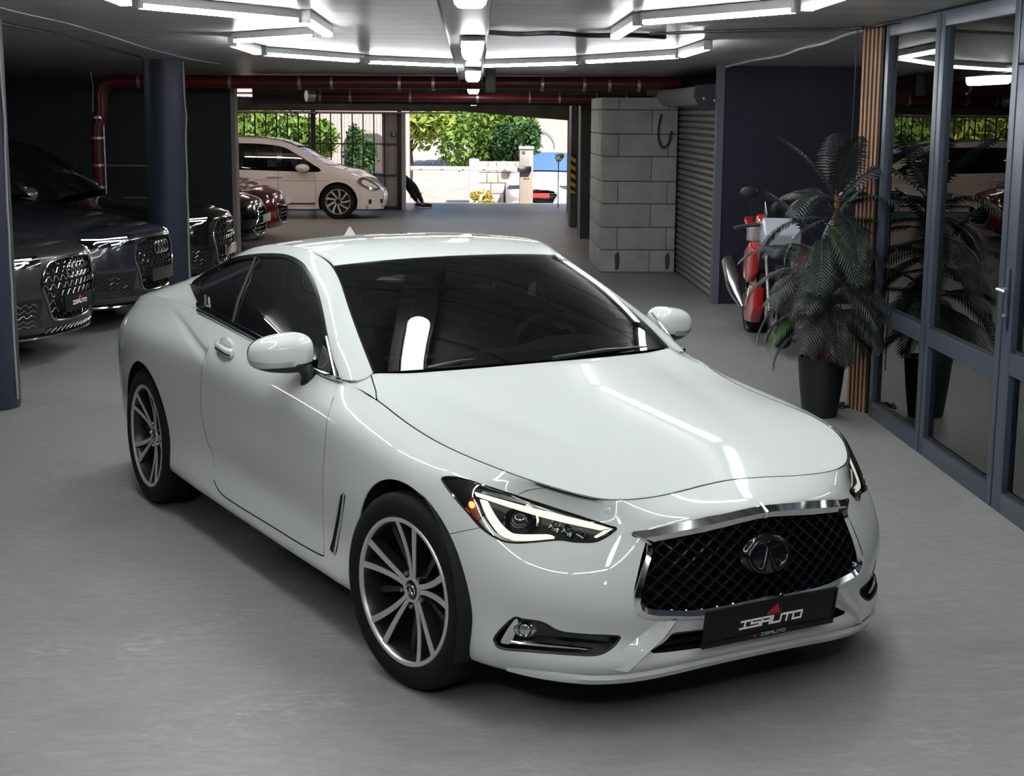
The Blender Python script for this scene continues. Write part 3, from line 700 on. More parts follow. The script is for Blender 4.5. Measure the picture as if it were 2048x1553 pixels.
# ================================================================ glazed office front, roller shutter
GX = 2.635
pane_glass = thin_glass('office_glass', (.80,.84,.84))
M_bead = mat('pale_bead', (.42,.45,.48), rough=.35, metal=.3)
def glazed(name, ya, yb, fw, rails, z1=2.49, door=False):
    r = MB()
    for a, b_ in (((GX,ya,0),(GX+.075,ya+fw,z1)),((GX,yb-fw,0),(GX+.075,yb,z1))): r.box(a, b_, .005)
    root = structure(r.build(name, M_frame, None, 30))
    zs = [0.0]+[q for rr in rails for q in rr]+[z1]
    MB().box((GX,ya+fw,0),(GX+.075,yb-fw,.105),.005).build('bottom_rail', M_frame, root, 30)
    MB().box((GX,ya+fw,z1-.085),(GX+.075,yb-fw,z1),.005).build('top_rail', M_frame, root, 30)
    lo = .105
    spans = []
    for (za, zb) in rails:
        MB().box((GX,ya+fw,za),(GX+.075,yb-fw,zb),.005).build('middle_rail', M_frame, root, 30); spans.append((lo, za)); lo = zb
    spans.append((lo, z1-.085))
    for (za, zb) in spans:
        MB().box((GX+.030,ya+fw,za),(GX+.034,yb-fw,zb)).build('pane', pane_glass, root, None)
        MB().box((GX+.040,yb-fw-.035,za),(GX+.070,yb-fw-.003,zb)).build('glazing_bead', M_bead, root, None)
        MB().box((GX+.018,ya+fw,za),(GX+.028,yb-fw,za+.014)).build('glazing_seal', black_m, root, None)
    return root
black_m = mat('black_seal', (.01,.01,.011), rough=.5)
glazed('window_1', 8.60, 9.70, .075, [(.635,.735)])
glazed('window_2', 7.36, 8.585, .075, [(.635,.735)])
d1 = glazed('door_1', 6.20, 7.345, .13, [(.69,.80)], 2.16)
hd = MB().box((GX-.012,7.265,.90),(GX,7.30,1.20),.004).build('lever_plate', M_frame, d1, 30)
MB().tube([(GX-.01,7.282,1.10),(GX-.055,7.282,1.10),(GX-.055,7.17,1.10)], .010, 8).build('door_lever', mat('brushed_steel', (.55,.55,.56), rough=.3, metal=1), d1)
MB().lathe([(.010,-.016),(.012,-.010),(.012,0)], 14, axis='x', origin=(GX-.012,7.282,.97)).build('lock_cylinder', mat('brushed_steel', (.55,.55,.56)), d1)
tr = structure(MB().box((GX,6.20,2.17),(GX+.075,7.345,2.49),.005).build('trim_10', M_frame, None, 30))
for k, (a, b_) in enumerate(((5.0,6.19),(3.8,4.99),(2.6,3.79),(1.2,2.59),(-.2,1.19),(-1.6,-.21),(-3.0,-1.61),(-5.0,-3.01),(-7.0,-5.01))): glazed('window_%d' % (k+3), a, b_, .075, [(.635,.735)])
# frame skirting line, floor cables at the foot
_pa, _pb = np.array([2.568,9.985]), np.array([2.640,9.765]); _pd = (_pb-_pa)/np.linalg.norm(_pb-_pa); _pn = np.array([_pd[1], -_pd[0]])
if _pn[0] > 0: _pn = -_pn
def pslab(t0, t1, d0, d1, z0, z1):
    q = [_pa+_pd*t0+_pn*d0, _pa+_pd*t1+_pn*d0, _pa+_pd*t1+_pn*d1, _pa+_pd*t0+_pn*d1]; return MB().prism([(p[0], p[1], z0) for p in q], (0,0,z1-z0))
sp = pslab(-.005, .235, -.03, 0, 0, 2.48).build('slat_panel', black_m, None, None); tag(sp, 'vertical wooden slat panel at the far end of the glass front', 'wall panel')
def b_wood(m, nt, b):
    n = noise(nt, texco(nt, (8,8,.6)), 6, 5, .6, 1.0); nt.links.new(ramp(nt, n, [(.3,(.26,.125,.06)),(.7,(.42,.225,.12))]), b.inputs['Base Color'])
M_wood = mat('oak_slat', rough=.5, build=b_wood)
for k in range(5):
    pslab(.008+k*.046, .029+k*.046, .0, .007, 0, 2.478).build('slat', M_wood, sp, None)
wire = MB().tube([(2.50,10.04,.24),(2.505,10.03,.6),(2.53,10.02,1.6),(2.535,10.02,2.49)], .004, 6).build('hanging_wire', black_m); tag(wire, 'thin loose wire hanging beside the wooden slats', 'cable')
cc = MB(); random.seed(3)
pts = [(2.50+.045*cos(a*2.3)+random.uniform(-.015,.015), 9.93+.06*sin(a*1.7), .012+.01*(k % 3)) for k, a in enumerate(np.linspace(0,9,26))]
cw = MB().tube(smooth_poly(pts, 4), .006, 6).build('coiled_cable', black_m); tag(cw, 'small tangle of black cable on the floor by the slats', 'cable')
# interior of the office: table with two white boards, seen dimly
tb = empty('office_table', (3.35,8.9,0)); tag(tb, 'dark table standing behind the glass front', 'table')
MB().box((-.35,-.7,.72),(.35,.7,.76),.005).build('table_top', mat('dark_laminate', (.03,.03,.032), rough=.4), tb)
for sx in (-.3,.3):
    for sy in (-.63,.63): MB().box((sx-.025,sy-.025,0),(sx+.025,sy+.025,.72)).build('leg', black_m, tb, None)
for k, (x, y, h, lb) in enumerate(((3.12,9.40,.30,'white board standing on the table left of the mullion'),(3.12,9.0,.34,'white board standing on the table right of the mullion'))):
    b = MB().prism([(x,y-.15,.78),(x,y+.15,.78),(x+.05,y+.12,.78+h),(x+.05,y-.12,.78+h)], (.012,0,0)).build('display_board', mat('white_board', (.6,.62,.65), rough=.4), None, None); tag(b, lb, 'board'); 
# ---- roller shutter
sh = structure(MB().box((2.655,15.8,0),(2.68,19.05,2.0)).build('door_2', black_m, None, None))
M_slat = mat('galvanised_slat', (.30,.295,.285), rough=.38, metal=.75)
prof = [(.0,.0),(-.016,.004),(-.030,.020),(-.030,.040),(-.018,.058),(.0,.066)]
smesh = None
for k in range(28):
    if smesh is None:
        b = MB(); G = [[(x, y, z) for x, z in prof] for y in (15.88, 18.98)]; b.grid(np.array(G)); smesh = b.mesh('slat', M_slat, 50)
    o = link('slat', smesh, sh); o.location = (2.652, 0, .01+k*.0705)
for y in (15.80,18.98): MB().box((2.60,y,0),(2.655,y+.07,2.02),.004).build('guide_rail', mat('guide_grey', (.13,.13,.14), rough=.4, metal=.5), sh, 30)
MB().prism([(2.655,15.80,1.99),(2.42,15.80,2.02),(2.36,15.80,2.10),(2.38,15.80,2.20),(2.655,15.80,2.22)], (0,3.2,0)).build('shutter_box', mat('box_grey', (.26,.26,.27), rough=.4, metal=.4), sh, None)
MB().prism([(2.66,15.78,1.97),(2.41,15.78,2.0),(2.345,15.78,2.10),(2.365,15.78,2.215),(2.66,15.78,2.235)], (0,.025,0)).build('box_end_plate', mat('end_plate_dark', (.025,.025,.028), rough=.45), sh, None)
for q in ((2.45,2.08),(2.56,2.06),(2.58,2.16)): MB().lathe([(0,-.008),(.012,-.006),(.014,0)], 10, axis='y', origin=(q[0],15.78,q[1])).build('bolt', M_bead, sh)
mc_ = MB().tube(smooth_poly([(2.40,18.75,1.92),(2.37,18.74,1.75),(2.38,18.74,1.60),(2.43,18.74,1.52),(2.50,18.74,1.58),(2.53,18.74,1.72)], 6), .012, 6).build('hanging_cable', black_m); tag(mc_, 'black cable loop hanging beside the roller shutter', 'cable')
# cables clipped under the ceiling
def ccable(pxs, r, label, off=.02, name='ceiling_cable', m=None):
    P = []
    for k, q in enumerate(pxs): P.append(wceil(q[0], q[1], off))
    t = MB().tube(smooth_poly(P, 5), r, 6).build(name, m or black_m); tag(t, label, 'cable'); return t
ccable([(970,64),(1040,68),(1110,66),(1180,71),(1250,70),(1300,72),(1330,74)], .016, 'bundle of black cables crossing the ceiling from the tray')
ccable([(1300,68),(1420,63),(1560,60),(1690,58),(1728,55)], .010, 'thin black cable along the ceiling towards the glass front')
ccable([(1440,137),(1500,122),(1560,112),(1600,98),(1650,86),(1690,70),(1728,60)], .010, 'pale wavy cable along the ceiling edge above the niche', .012, 'ceiling_cable', mat('pale_cable', (.35,.34,.33), rough=.6))
ccable([(1735,58),(1780,46),(1850,38),(1900,24),(1960,14),(2040,-2)], .009, 'dark cable along the top of the glass front', .012)
ccable([(0,46),(60,58),(125,72),(200,93),(285,116)], .009, 'dark cable running along the left ceiling to the column', .012)
ccable([(0,15),(60,30),(140,48),(220,72),(300,98),(380,118),(440,128)], .004, 'pale mortar cord running across the left ceiling', .01, 'ceiling_cable', mat('pale_cable', (.35,.34,.33)))
# ---- red pipes
M_red = mat('red_pipe_paint', (.105,.010,.014), rough=.35)
M_clamp = mat('clamp_zinc', (.45,.44,.43), rough=.35, metal=.8)
def ring(c, ax, r, w, name, par):
    MB().lathe([(r,-w/2),(r+.008,-w/2),(r+.008,w/2),(r,w/2)], 20, axis=ax, origin=c, closed=True).build(name, M_clamp, par)
py, pz = 18.6, 2.262
e = [(-4.30,py,2.05),(-4.30,py,2.12),(-4.27,py,2.20),(-4.20,py,2.245),(-4.10,py,pz)]
vp = MB().tube([(-4.33,py,.0),(-4.33,py,1.70),(-4.30,py,1.80),(-4.27,py,1.92)]+[(x+.03,y,z) for x, y, z in e[1:]]+[(2.60,py,pz+.02)], .076, 20).build('drain_pipe', M_red); tag(vp, 'dark red drain pipe dropping at left and crossing under the ceiling', 'pipe')
for x in (-3.82,-2.75,-1.93,-1.55,-.75,-.35,.95,1.45,1.75,2.1): 
    ring((x,py,pz+.004), 'x', .077, .035, 'clamp', vp); MB().tube([(x,py,pz+.08),(x,py,ceil_z(py)+.01)], .006, 6).build('hanger_rod', M_clamp, vp)
for z in (.62,.90,1.02,1.28,1.60,1.84): ring((-4.33+(.02 if z > 1.7 else 0),py,z), 'z', .077, .028, 'clamp', vp)
for z in (.90,1.28): MB().tube([(-4.33,py-.07,z),(-3.3,py-.02,z-.003)], .007, 6).build('tie_rod', M_clamp, vp)
MB().tube([(-4.36,py-.07,1.90),(-4.35,py-.06,2.2),(-4.37,py-.05,ceil_z(py)+.01)], .007, 6).build('hanger_rod', M_clamp, vp)
MB().tube([(-4.33+.08,py-.03,.0),(-4.33+.08,py-.03,1.75),(-4.24,py-.02,1.95)], .010, 8).build('conduit', M_clamp, vp)
p2 = MB().tube([(-1.95,20.9,2.13),(2.55,20.9,2.11)], .055, 16).build('drain_pipe', M_red); tag(p2, 'thinner dark red pipe crossing behind the main red pipe', 'pipe')
for x in (-1.9,-1.5,-.7,.2,.9,1.3,1.8,2.2): ring((x,20.9,2.12), 'x', .056, .03, 'clamp', p2); MB().tube([(x,20.9,2.17),(x,20.9,ceil_z(20.9)+.01)], .005, 6).build('hanger_rod', M_clamp, p2)
MB().tube([(-2.08,20.85,2.13),(-1.98,20.9,2.13)], .075, 14).build('pipe_end_coupling', M_clamp, p2)
tr2 = MB().box((.35,21.8,2.10),(2.6,22.02,2.14)).build('cable_tray', M_tray, None, None); tag(tr2, 'narrow grey cable tray crossing in front of the exit beam', 'cable tray')
sp2 = MB().box((.25,17.0,2.14),(.36,17.06,2.40),.01).build('junction_box', mat('box_dark', (.04,.045,.045), rough=.5)); tag(sp2, 'small dark junction box beside the lamp tray', 'junction box')
# ---- doors, handles
for sgn, dsurf in ((-1, door_s), (1, door_s.mirror())):
    d = dsurf.rim(.006).build('door', white, coupe)
    hb = MB()
    P = [cast(belt_bvh, *q) for q in ((440,687),(447,692),(456,697),(464,703),(470,709))]
    out = [p + np.array([0,-.030,.004])*np.array([1,1,1])*f for p, f in zip(P, (.35,.9,1,.9,.35))]
    hb.tube(smooth_poly(out, 4), .0115, 10, flat=1.35)
    if sgn > 0: hb = hb.mirrored()
    hb.build('door_handle', white, d)
    h2 = MB().tube(smooth_poly([p+np.array([0,-.006,-.012]) for p in out], 4), .0075, 8)
    if sgn > 0: h2 = h2.mirrored()
    h2.build('handle_chrome', chrome, d)
    hc = MB(); c = cast(belt_bvh, 455, 690); hc.ellipsoid((c[0]-.02,c[1]+.004,c[2]-.005), (.085,.012,.038), 20, 8)
    if sgn > 0: hc = hc.mirrored()
    hc.build('handle_cup', mat('handle_cup_grey', (.55,.56,.55), rough=.3, coat=1), d)
# division bar between door glass and quarter glass
dv = MB(); P = [cast(side_bvh, *q) for q in ((513,515),(494,560),(478,600),(467,645))]; P = [p for p in P if p is not None]
dv.tube([p+np.array([0,-.002,0]) for p in P], .008, 6)
for b in (dv, dv.mirrored()): b.build('window_divider', black_plastic, coupe)
# chrome belt moulding
bm3 = MB(); pts = [Bc[k]+np.array([0,-.006,-.001]) for k in range(12, 73, 3)]; bm3.tube(pts, .009, 8)
for b in (bm3, bm3.mirrored()): b.build('belt_moulding', chrome, coupe)
# chrome kick behind the quarter glass
ck = MB()
CK = [(384,569),(396,573),(405,588),(413,591),(414,612),(397,615),(398,601),(389,582)]
cpts = [cast(side_bvh, *q) for q in CK]
if all(p is not None for p in cpts):
    c = sum(cpts)/len(cpts); top = [p+np.array([0,-.012,.004]) for p in cpts]
    ck.v = [tuple(c+np.array([0,-.016,.006]))]+[tuple(p) for p in top]+[tuple(p) for p in cpts]; n = len(cpts)
    ck.f = [(0,1+i,1+(i+1) % n) for i in range(n)]+[(1+i,1+n+i,1+n+(i+1) % n,1+(i+1) % n) for i in range(n)]
    for b in (ck, ck.mirrored()): b.build('quarter_chrome_kick', chrome, coupe, 30)

# ---- mirrors
def superell(c, r, e1=.75, e2=.8, n=36, m=22, shear=None):
    G = np.zeros((n+1, m+1, 3))
    pw = lambda a, e: np.sign(a)*np.abs(a)**e
    for i in range(n+1):
        b_ = -pi + 2*pi*i/n
        for j in range(m+1):
            a = -pi/2 + pi*j/m
            p = np.array([r[0]*pw(cos(a), e1)*pw(cos(b_), e2), r[1]*pw(cos(a), e1)*pw(sin(b_), e2), r[2]*pw(sin(a), e1)])
            if shear is not None: p = shear(p)
            G[i, j] = np.array(c)+p
    return G
def msh(p):
    x, y, z = p; t = (y+.12)/.24                            # 0 outer .. 1 inner
    z *= .74+.30*t; x *= .85 + .15*t; x -= .05*(1-t); z += .010*t
    return np.array([x, y, z])
MC = np.array([-.985,-.917,1.002])
G = superell(MC, (.092,.120,.084), .72, .85, shear=msh); ms = Surf.grid(G)
if np.einsum('ij,ij->i', ms.N, ms.V-MC).mean() < 0: ms = Surf.grid(G, True)
cut = lambda V: V[:, 2]-(MC[2]-.028+.10*(V[:, 1]-MC[1]) - .08*(V[:, 0]-MC[0]))
frontcut = lambda V: V[:, 0]-(MC[0]-.055)
def put(s, name, m, par, right=True): return (s if right else s.mirror()).build(name, m, par)
for right in (True, False):
    sh = put(ms.clip(cut).clip(frontcut).rim(.01), 'side_mirror', white, coupe, right)
    put(ms.clip(lambda V: -cut(V)).clip(frontcut).rim(.01), 'mirror_lower_shell', black_plastic, sh, right)
    put(ms.clip(lambda V: -frontcut(V)), 'mirror_glass', mat('mirror_glass', (.5,.55,.55), rough=.02, metal=1.0), sh, right)
    band = ms.offset(.002).clip(lambda V: np.minimum(.011-np.abs(cut(V)-.004)+.03*np.clip(MC[1]-V[:, 1]-.06, 0, 1)*4, (MC[1]+.035)-V[:, 1])).clip(frontcut)
    put(band, 'mirror_indicator', mat('indicator_clear', (.55,.57,.58), rough=.12, metal=.6, coat=1), sh, right)
    ft = MB(); a = MC+np.array([.03,.075,-.045]); b2 = MC+np.array([.035,.085,-.105]); 
    ft.tube([a+np.array([0,-.02,.01]), a, (a+b2)/2+np.array([.01,.01,0]), b2, b2+np.array([0,.04,-.01])], [.026,.030,.030,.034,.036], 14, flat=1.0)
    (ft if right else ft.mirrored()).build('mirror_foot', black_plastic, sh)
    tri = MB(); q = [cpx(672,752,y=-.79), cpx(655,730,y=-.80), cpx(638,735,y=-.81), cpx(654,672,y=-.757)]
    tri.prism([q[0],q[2],q[3]], (0,-.008,0)); (tri if right else tri.mirrored()).build('mirror_sail', gloss_black, sh, None)

# ---- lamps: everything cast on to the body surface and set back from it
def mb_strip(edge_a, edge_b, inset, thick=.004, n=5, bvh=belt_bvh, bulge=0.0):
    A = smooth_poly(edge_a, n) if len(edge_a) > 2 else np.array([np.array(edge_a[0])*(1-t)+np.array(edge_a[1])*t for t in np.linspace(0,1,n*2)])
    k = len(A); Bp = smooth_poly(edge_b, n) if len(edge_b) > 2 else np.array([np.array(edge_b[0])*(1-t)+np.array(edge_b[1])*t for t in np.linspace(0,1,n*2)])
    idx = np.linspace(0, len(Bp)-1, k); Bp = np.stack([np.interp(idx, np.arange(len(Bp)), Bp[:, c]) for c in (0,1)], -1)
    G = []
    for p, q in zip(A, Bp):
        row = []
        for t in (0, .25, .5, .75, 1):
            w = p*(1-t)+q*t; c = cast(bvh, w[0], w[1], inset - bulge*(1-(2*t-1)**2))
            if c is None: c = row[-1] if row else (G[-1][0] if G else np.zeros(3))
            row.append(c)
        G.append(row)
    return MB().grid(np.array(G))
def mb_fill(poly, inset, bvh=belt_bvh, rings=4, n=3):
    P = smooth_poly(poly, n, True); c = P.mean(0); k = len(P); b = MB(); 
    V = [cast(bvh, c[0], c[1], inset)]
    for r in range(1, rings+1):
        for p in P:
            w = c+(p-c)*r/rings; q = cast(bvh, w[0], w[1], inset); V.append(q if q is not None else V[-1])
    F = [(0,1+i,1+(i+1) % k) for i in range(k)]
    for r in range(rings-1):
        o = 1+r*k; F += [(o+i,o+k+i,o+k+(i+1) % k,o+(i+1) % k) for i in range(k)]
    return b.add(V, F)
lens_m = thin_glass('headlamp_lens', (.93,.95,.95))
M_drl = mat('drl_light_guide', (.9,.9,.85), rough=.3, emit=(1.0,.97,.80), estr=.42)
M_amber = mat('amber_reflector', (.25,.03,.01), rough=.25, emit=(1,.16,.03), estr=.03, coat=1)
M_amber_hot = mat('amber_bulb', (1,.4,.1), emit=(1,.35,.10), estr=1.2)
M_hl_dark = mat('lamp_bezel_dark', (.018,.018,.02), rough=.2, coat=.8)
M_hl_grey = mat('lamp_bezel_grey', (.20,.19,.19), rough=.25, metal=.7)
def pair(mb, name, m, par_r, par_l, smooth=40):
    return mb.build(name, m, par_r, smooth), mb.mirrored().build(name, m, par_l, smooth)
front_belt = belt.clip(lambda V: V[:, 0]-.12)
hl = front_belt.clip(lambda V: d_head(V)+.4)
lens_s = hl.offset(.001)
LR = lens_s.build('headlight', lens_m, coupe); LL = lens_s.mirror().build('headlight', lens_m, coupe)
hs = hl.offset(-.055); 
# bucket: recessed floor plus side wall back to the surface
rim_s = hl.rim(.057); nb = len(hl.F)
wall_f = Surf(rim_s.V, rim_s.N, rim_s.F[nb:]).compact()
for s2, par in ((hs.plus(wall_f), LR), (hs.plus(wall_f).mirror(), LL)): s2.build('lamp_bucket', M_hl_dark, par)
def outl(poly, w):
    P = smooth_poly(poly, 5, True); pts = [cast(belt_bvh, p[0], p[1], .002) for p in P]; pts = [p for p in pts if p is not None]; return MB().tube(pts, w, 6, closed=True)
pair(outl(HEAD, .0045), 'lamp_seal', gloss_black, LR, LL)
pair(mb_strip([(946,981),(1036,1007),(1133,1032),(1226,1056)], [(950,991),(1030,1017),(1114,1041),(1200,1060)], .014, bulge=.006), 'drl_upper_bar', M_drl, LR, LL)
pair(mb_strip([(1226,1056),(1208,1067),(1191,1075)], [(1206,1060),(1198,1065),(1186,1072)], .014), 'drl_hook', M_drl, LR, LL)
pair(mb_strip([(956,996),(969,1029),(993,1064),(1016,1076),(1036,1079),(1098,1076),(1108,1071)], [(973,1000),(985,1022),(1001,1045),(1018,1060),(1036,1065),(1090,1065),(1100,1067)], .018, bulge=.006), 'drl_lower_bar', M_drl, LR, LL)
pair(mb_strip([(886,958),(930,962),(1000,985),(1090,1014),(1190,1044)], [(892,968),(938,975),(1000,993),(1085,1017),(1180,1044)], .030), 'lamp_brow', M_hl_grey, LR, LL)
pair(mb_fill([(908,975),(940,988),(958,1027),(944,1038),(934,1028),(916,1000)], .030), 'indicator_reflector', M_amber, LR, LL)
pair(mb_fill([(932,1000),(940,1000),(944,1008),(938,1014),(931,1009)], .027), 'indicator_bulb', M_amber_hot, LR, LL)
pair(mb_strip([(945,1040),(975,1070),(1010,1082)], [(960,1028),(985,1060),(1015,1076)], .034), 'lamp_side_reflector', M_hl_grey, LR, LL)
# projector: ring, lens ball, chrome shutters
pc = cast(belt_bvh, 1035, 1036, .040); pn = Vector((.80,-.55,.22)).normalized(); rot = pn.to_track_quat('Z', 'Y').to_matrix().to_4x4()
def oriented(mb, c): return mb.xf(Matrix.Translation(Vector(c)) @ rot)
pair(oriented(MB().lathe([(.030,-.02),(.046,-.005),(.050,.008),(.046,.012),(.040,.004),(.036,-.008)], 32), pc), 'projector_ring', gloss_black, LR, LL)
pair(oriented(MB().ellipsoid((0,0,-.006), (.034,.034,.020), 24, 12), pc), 'projector_lens', mat('projector_glass', (.03,.035,.04), rough=.03, coat=1, spec=1), LR, LL)
for s_, nm in ((radians(150), 'projector_side_plate'), (radians(-30), 'projector_side_plate')):
    pair(oriented(MB().lathe([(.050,.004),(.064,.012),(.064,.006),(.050,-.004)], 14, arc=radians(80), start=s_-radians(40)+radians(60)), pc), nm, chrome, LR, LL)
for q, sz in (((1106,1046),.026),((1132,1055),.026),((1158,1062),.022)):
    c = cast(belt_bvh, *q, .034); pair(oriented(MB().lathe([(.004,-.012),(.014,-.008),(sz*.8,.004),(sz*.85,.006)], 4, start=.3), c), 'high_beam_reflector', chrome, LR, LL)

# ---- front x of the bodywork (both halves)
full_bvh = belt.both().bvh()
def fx(y, z):
    h = full_bvh.ray_cast(Vector((2.0, y, z)), Vector((-1,0,0)))
    return h[0].x if h[0] is not None else .7
GO = [(1523,1012),(1515,1013),(1411,1034),(1340,1050),(1302,1059),(1266,1063),(1261,1068),(1288,1083),(1295,1090),(1292,1111),(1279,1155),(1269,1188),(1267,1210),(1272,1227),(1286,1236),(1307,1240),(1373,1240),(1411,1236),(1480,1224),(1541,1209)]
GI = [(1529,1037),(1516,1039),(1411,1065),(1350,1077),(1330,1081),(1318,1083),(1311,1085),(1310,1092),(1309,1103),(1304,1122),(1297,1150),(1290,1182),(1287,1205),(1291,1214),(1298,1218),(1312,1221),(1373,1223),(1411,1220),(1476,1208),(1537,1194)]
def yz(q):
    c = cast(belt_bvh, *q); 
    if c is None: c = cpx(*q, y=0.0)
    return c
OO = [yz(q) for q in GO]; II = [yz(q) for q in GI]
for L_ in (OO, II):
    L_[0] = L_[0]*np.array([1,0,1]); L_[-1] = L_[-1]*np.array([1,0,1])
GR = None
rows_ = []
for k, (a, b_) in enumerate(zip(OO, II)):
    m_ = (a+b_)/2; out = .012 if k < 7 else .010
    rows_.append([a+np.array([-.018,0,0]), a+np.array([.004,0,.0]), m_+np.array([out,0,0]), b_+np.array([-.004,0,0]), b_+np.array([-.040,0,0])])
R_ = np.array(rows_); L_ = R_[::-1]*MIR
fr_mb = MB(); fr_mb.grid(np.concatenate([R_, L_[1:-1], R_[:1]], 0)) if False else fr_mb.grid(np.concatenate([R_, L_[1:], ], 0))
grille = fr_mb.build('grille', mat('grille_chrome', (.74,.75,.76), rough=.07, metal=1.0), coupe, 35)
# mesh polygon (y,z)
MP = np.array([(p[1], p[2]) for p in II] + [(-p[1], p[2]) for p in II[::-1]])
bk = MB()
zs = np.linspace(.36, .70, 12); 
G = np.array([[(fx(y, z)-.075, y, z) for z in zs] for y in np.linspace(-.47, .47, 24)]); bk.grid(G); bk.build('grille_backing', void_black, grille)
bar_m = mat('grille_bar_black', (.045,.045,.05), rough=.20, metal=.85, coat=1.0)
nb_ = 12; z0, z1 = MP[:, 1].min(), MP[:, 1].max()
for r in range(nb_):
    z = z0 + (r+.35)*(z1-z0)/nb_; 
    yy = np.linspace(-.46, .46, 220); pts2 = np.stack([yy, z + .0088*np.sin(2*pi*yy/.056 + pi*(r % 2))], -1)
    ok = poly_sd(pts2, MP) > -.012
    if ok.sum() < 4: continue
    i0, i1 = np.where(ok)[0][[0, -1]]
    P3 = []; 
    for y, zz in pts2[i0:i1+1]: P3.append((fx(y, zz)-.026, y, zz))
    P3 = np.array(P3); b = MB(); n = len(P3); tw = np.cos(2*pi*pts2[i0:i1+1, 0]/.056 + pi*(r % 2))
    # twisted ribbon bar
    up = np.stack([.010+0*tw, 0*tw, .0035+.0015*tw], -1); dn = np.stack([.012+0*tw, 0*tw, -.0035+.0015*tw], -1); bkk = np.stack([-.022+0*tw, 0*tw, -.001+0*tw], -1)
    G = np.stack([P3+bkk+[0,0,.003], P3+up, P3+dn, P3+bkk-[0,0,.003]], 1); b.grid(G); b.build('grille_bar', bar_m, grille, 30)
# badge
bc = np.array([fx(0,.545)+.004, 0, .545])
bd = MB().lathe([(0,.010),(.080,.008),(.092,.002),(.096,-.012)], 40, axis='x'); bd.v = [(x, y, z*.72) for x, y, z in bd.v]; bd.xf(Matrix.Translation(Vector(bc)) @ Matrix.Rotation(radians(-6), 4, 'Y')); badge = bd.build('badge_base', gloss_black, grille, 50)
P = []
for a in np.linspace(radians(-68), radians(248), 46): P.append((0, .078*cos(a), .052*sin(a)))
P = [(0, .002, .028)] + [(0, .012, -.010), (0, .022,-.034)] + P + [(0,-.022,-.034),(0,-.012,-.010),(0,-.002,.028)]
rr = [.003,.006,.009]+[.0085 - .003*sin(a) for a in np.linspace(radians(-68), radians(248), 46)]+[.009,.006,.003]
em = MB().tube(P, rr, 8); em.xf(Matrix.Translation(Vector(bc)+Vector((.010,0,0))) @ Matrix.Rotation(radians(-6), 4, 'Y')); em.build('badge_emblem', mat('badge_black_chrome', (.05,.05,.055), rough=.15, metal=.9), grille, 60)
# centre crease bead on the chrome bar
c = OO[0]; MB().tube([c+np.array([-.012,0,.006]), (c+II[0])/2+np.array([.014,0,.002]), II[0]+np.array([.0,0,.0])], [.004,.009,.003], 8).build('grille_crease', chrome, grille)

# ---- plate with the dealer's name
FONT = {'I': [[(0,0),(1,0)],[(0,1),(1,1)],[(.5,0),(.5,1)]], 'S': [[(0,0),(1,0),(1,.5),(0,.5),(0,1),(1,1)]], 'A': [[(0,0),(0,1),(1,1),(1,0)],[(0,.45),(1,.45)]], 'U': [[(0,1),(0,0),(1,0),(1,1)]], 'T': [[(0,1),(1,1)],[(.5,0),(.5,1)]], 'O': [[(0,0),(0,1),(1,1),(1,0),(0,0)]]}
def letters(s, h, w, gap, st, depth=.0015, shear=.12):
    """square stroked capitals, centred, in the y/z plane facing +x"""
    b = MB(); tot = len(s)*w+(len(s)-1)*gap; x0 = -tot/2
    for ch in s:
        for pl in FONT[ch]:
            for p, q in zip(pl[:-1], pl[1:]):
                a = np.array([x0+p[0]*w, p[1]*h-h/2]); c = np.array([x0+q[0]*w, q[1]*h-h/2]); d = c-a; L = np.linalg.norm(d); d = d/L; n = np.array([-d[1], d[0]])*st/2; a = a-d*st/2; c = c+d*st/2
                quad = [a-n, c-n, c+n, a+n]; quad = [(0, k[0]+shear*k[1], k[1]) for k in quad]; b.prism(quad, (depth,0,0))
        x0 += w+gap
    return b
plate_m = mat('plate_black', (.006,.006,.007), rough=.5, spec=.3)
white_print = mat('white_print', (.90,.90,.90), rough=.5); red_print = mat('red_print', (.45,.02,.02), rough=.5)
def dealer_plate(parent, mtx, w=.52, h=.114, small=True):
    p = MB().box((-.006,-w/2,-h/2),(.004,w/2,h/2),.003).xf(mtx).build('licence_plate', plate_m, parent)
    fr_ = MB()
    for a, b_ in (((-.004,-w/2-.006,-h/2-.006),(.007,-w/2,h/2+.006)),((-.004,w/2,-h/2-.006),(.007,w/2+.006,h/2+.006)),((-.004,-w/2,h/2),(.007,w/2,h/2+.006)),((-.004,-w/2,-h/2-.006),(.007,w/2,-h/2+.012))): fr_.box(a, b_)
    fr_.xf(mtx).build('plate_frame', mat('plate_holder', (.006,.006,.007), rough=.4, spec=.3), p, None)
    up = Matrix.Translation((.0042,.0,-.006))
    letters('ISAUTO', .024, .034, .0085, .0062).xf(mtx @ up).build('lettering', white_print, p, None)
    for k in range(4):
        ya, yb = -.034+k*.0155, -.034+k*.0155+.0115
        ap = (.006, .052); f0 = .34
        lo = lambda y: (0, y, .014); hi = lambda y: (0, y+(ap[0]-y)*(.97-.13*abs(k-2.0)), .014+(ap[1]-.014)*(.97-.13*abs(k-2.0)))
        MB().prism([lo(ya), lo(yb), hi(yb), hi(ya)], (.0012,0,0)).xf(mtx @ Matrix.Translation((.0042,.010,.0))).build('logo_stripe', red_print, p, None)
    if small:
        letters('ISAUTO', .0085, .0135, .0035, .0022).xf(mtx @ Matrix.Translation((.0074,.012,-.0505))).build('small_lettering', mat('grey_print', (.35,.35,.35), rough=.5), p, None)
        MB().prism([(0,-.006,-.005),(0,.006,-.005),(0,.0,.007)], (.0012,0,0)).xf(mtx @ Matrix.Translation((.0074,-.062,-.0505))).build('small_logo', red_print, p, None)
    return p
PM = Matrix.Translation((.838,0,.345)) @ Matrix.Rotation(radians(9), 4, 'Y')
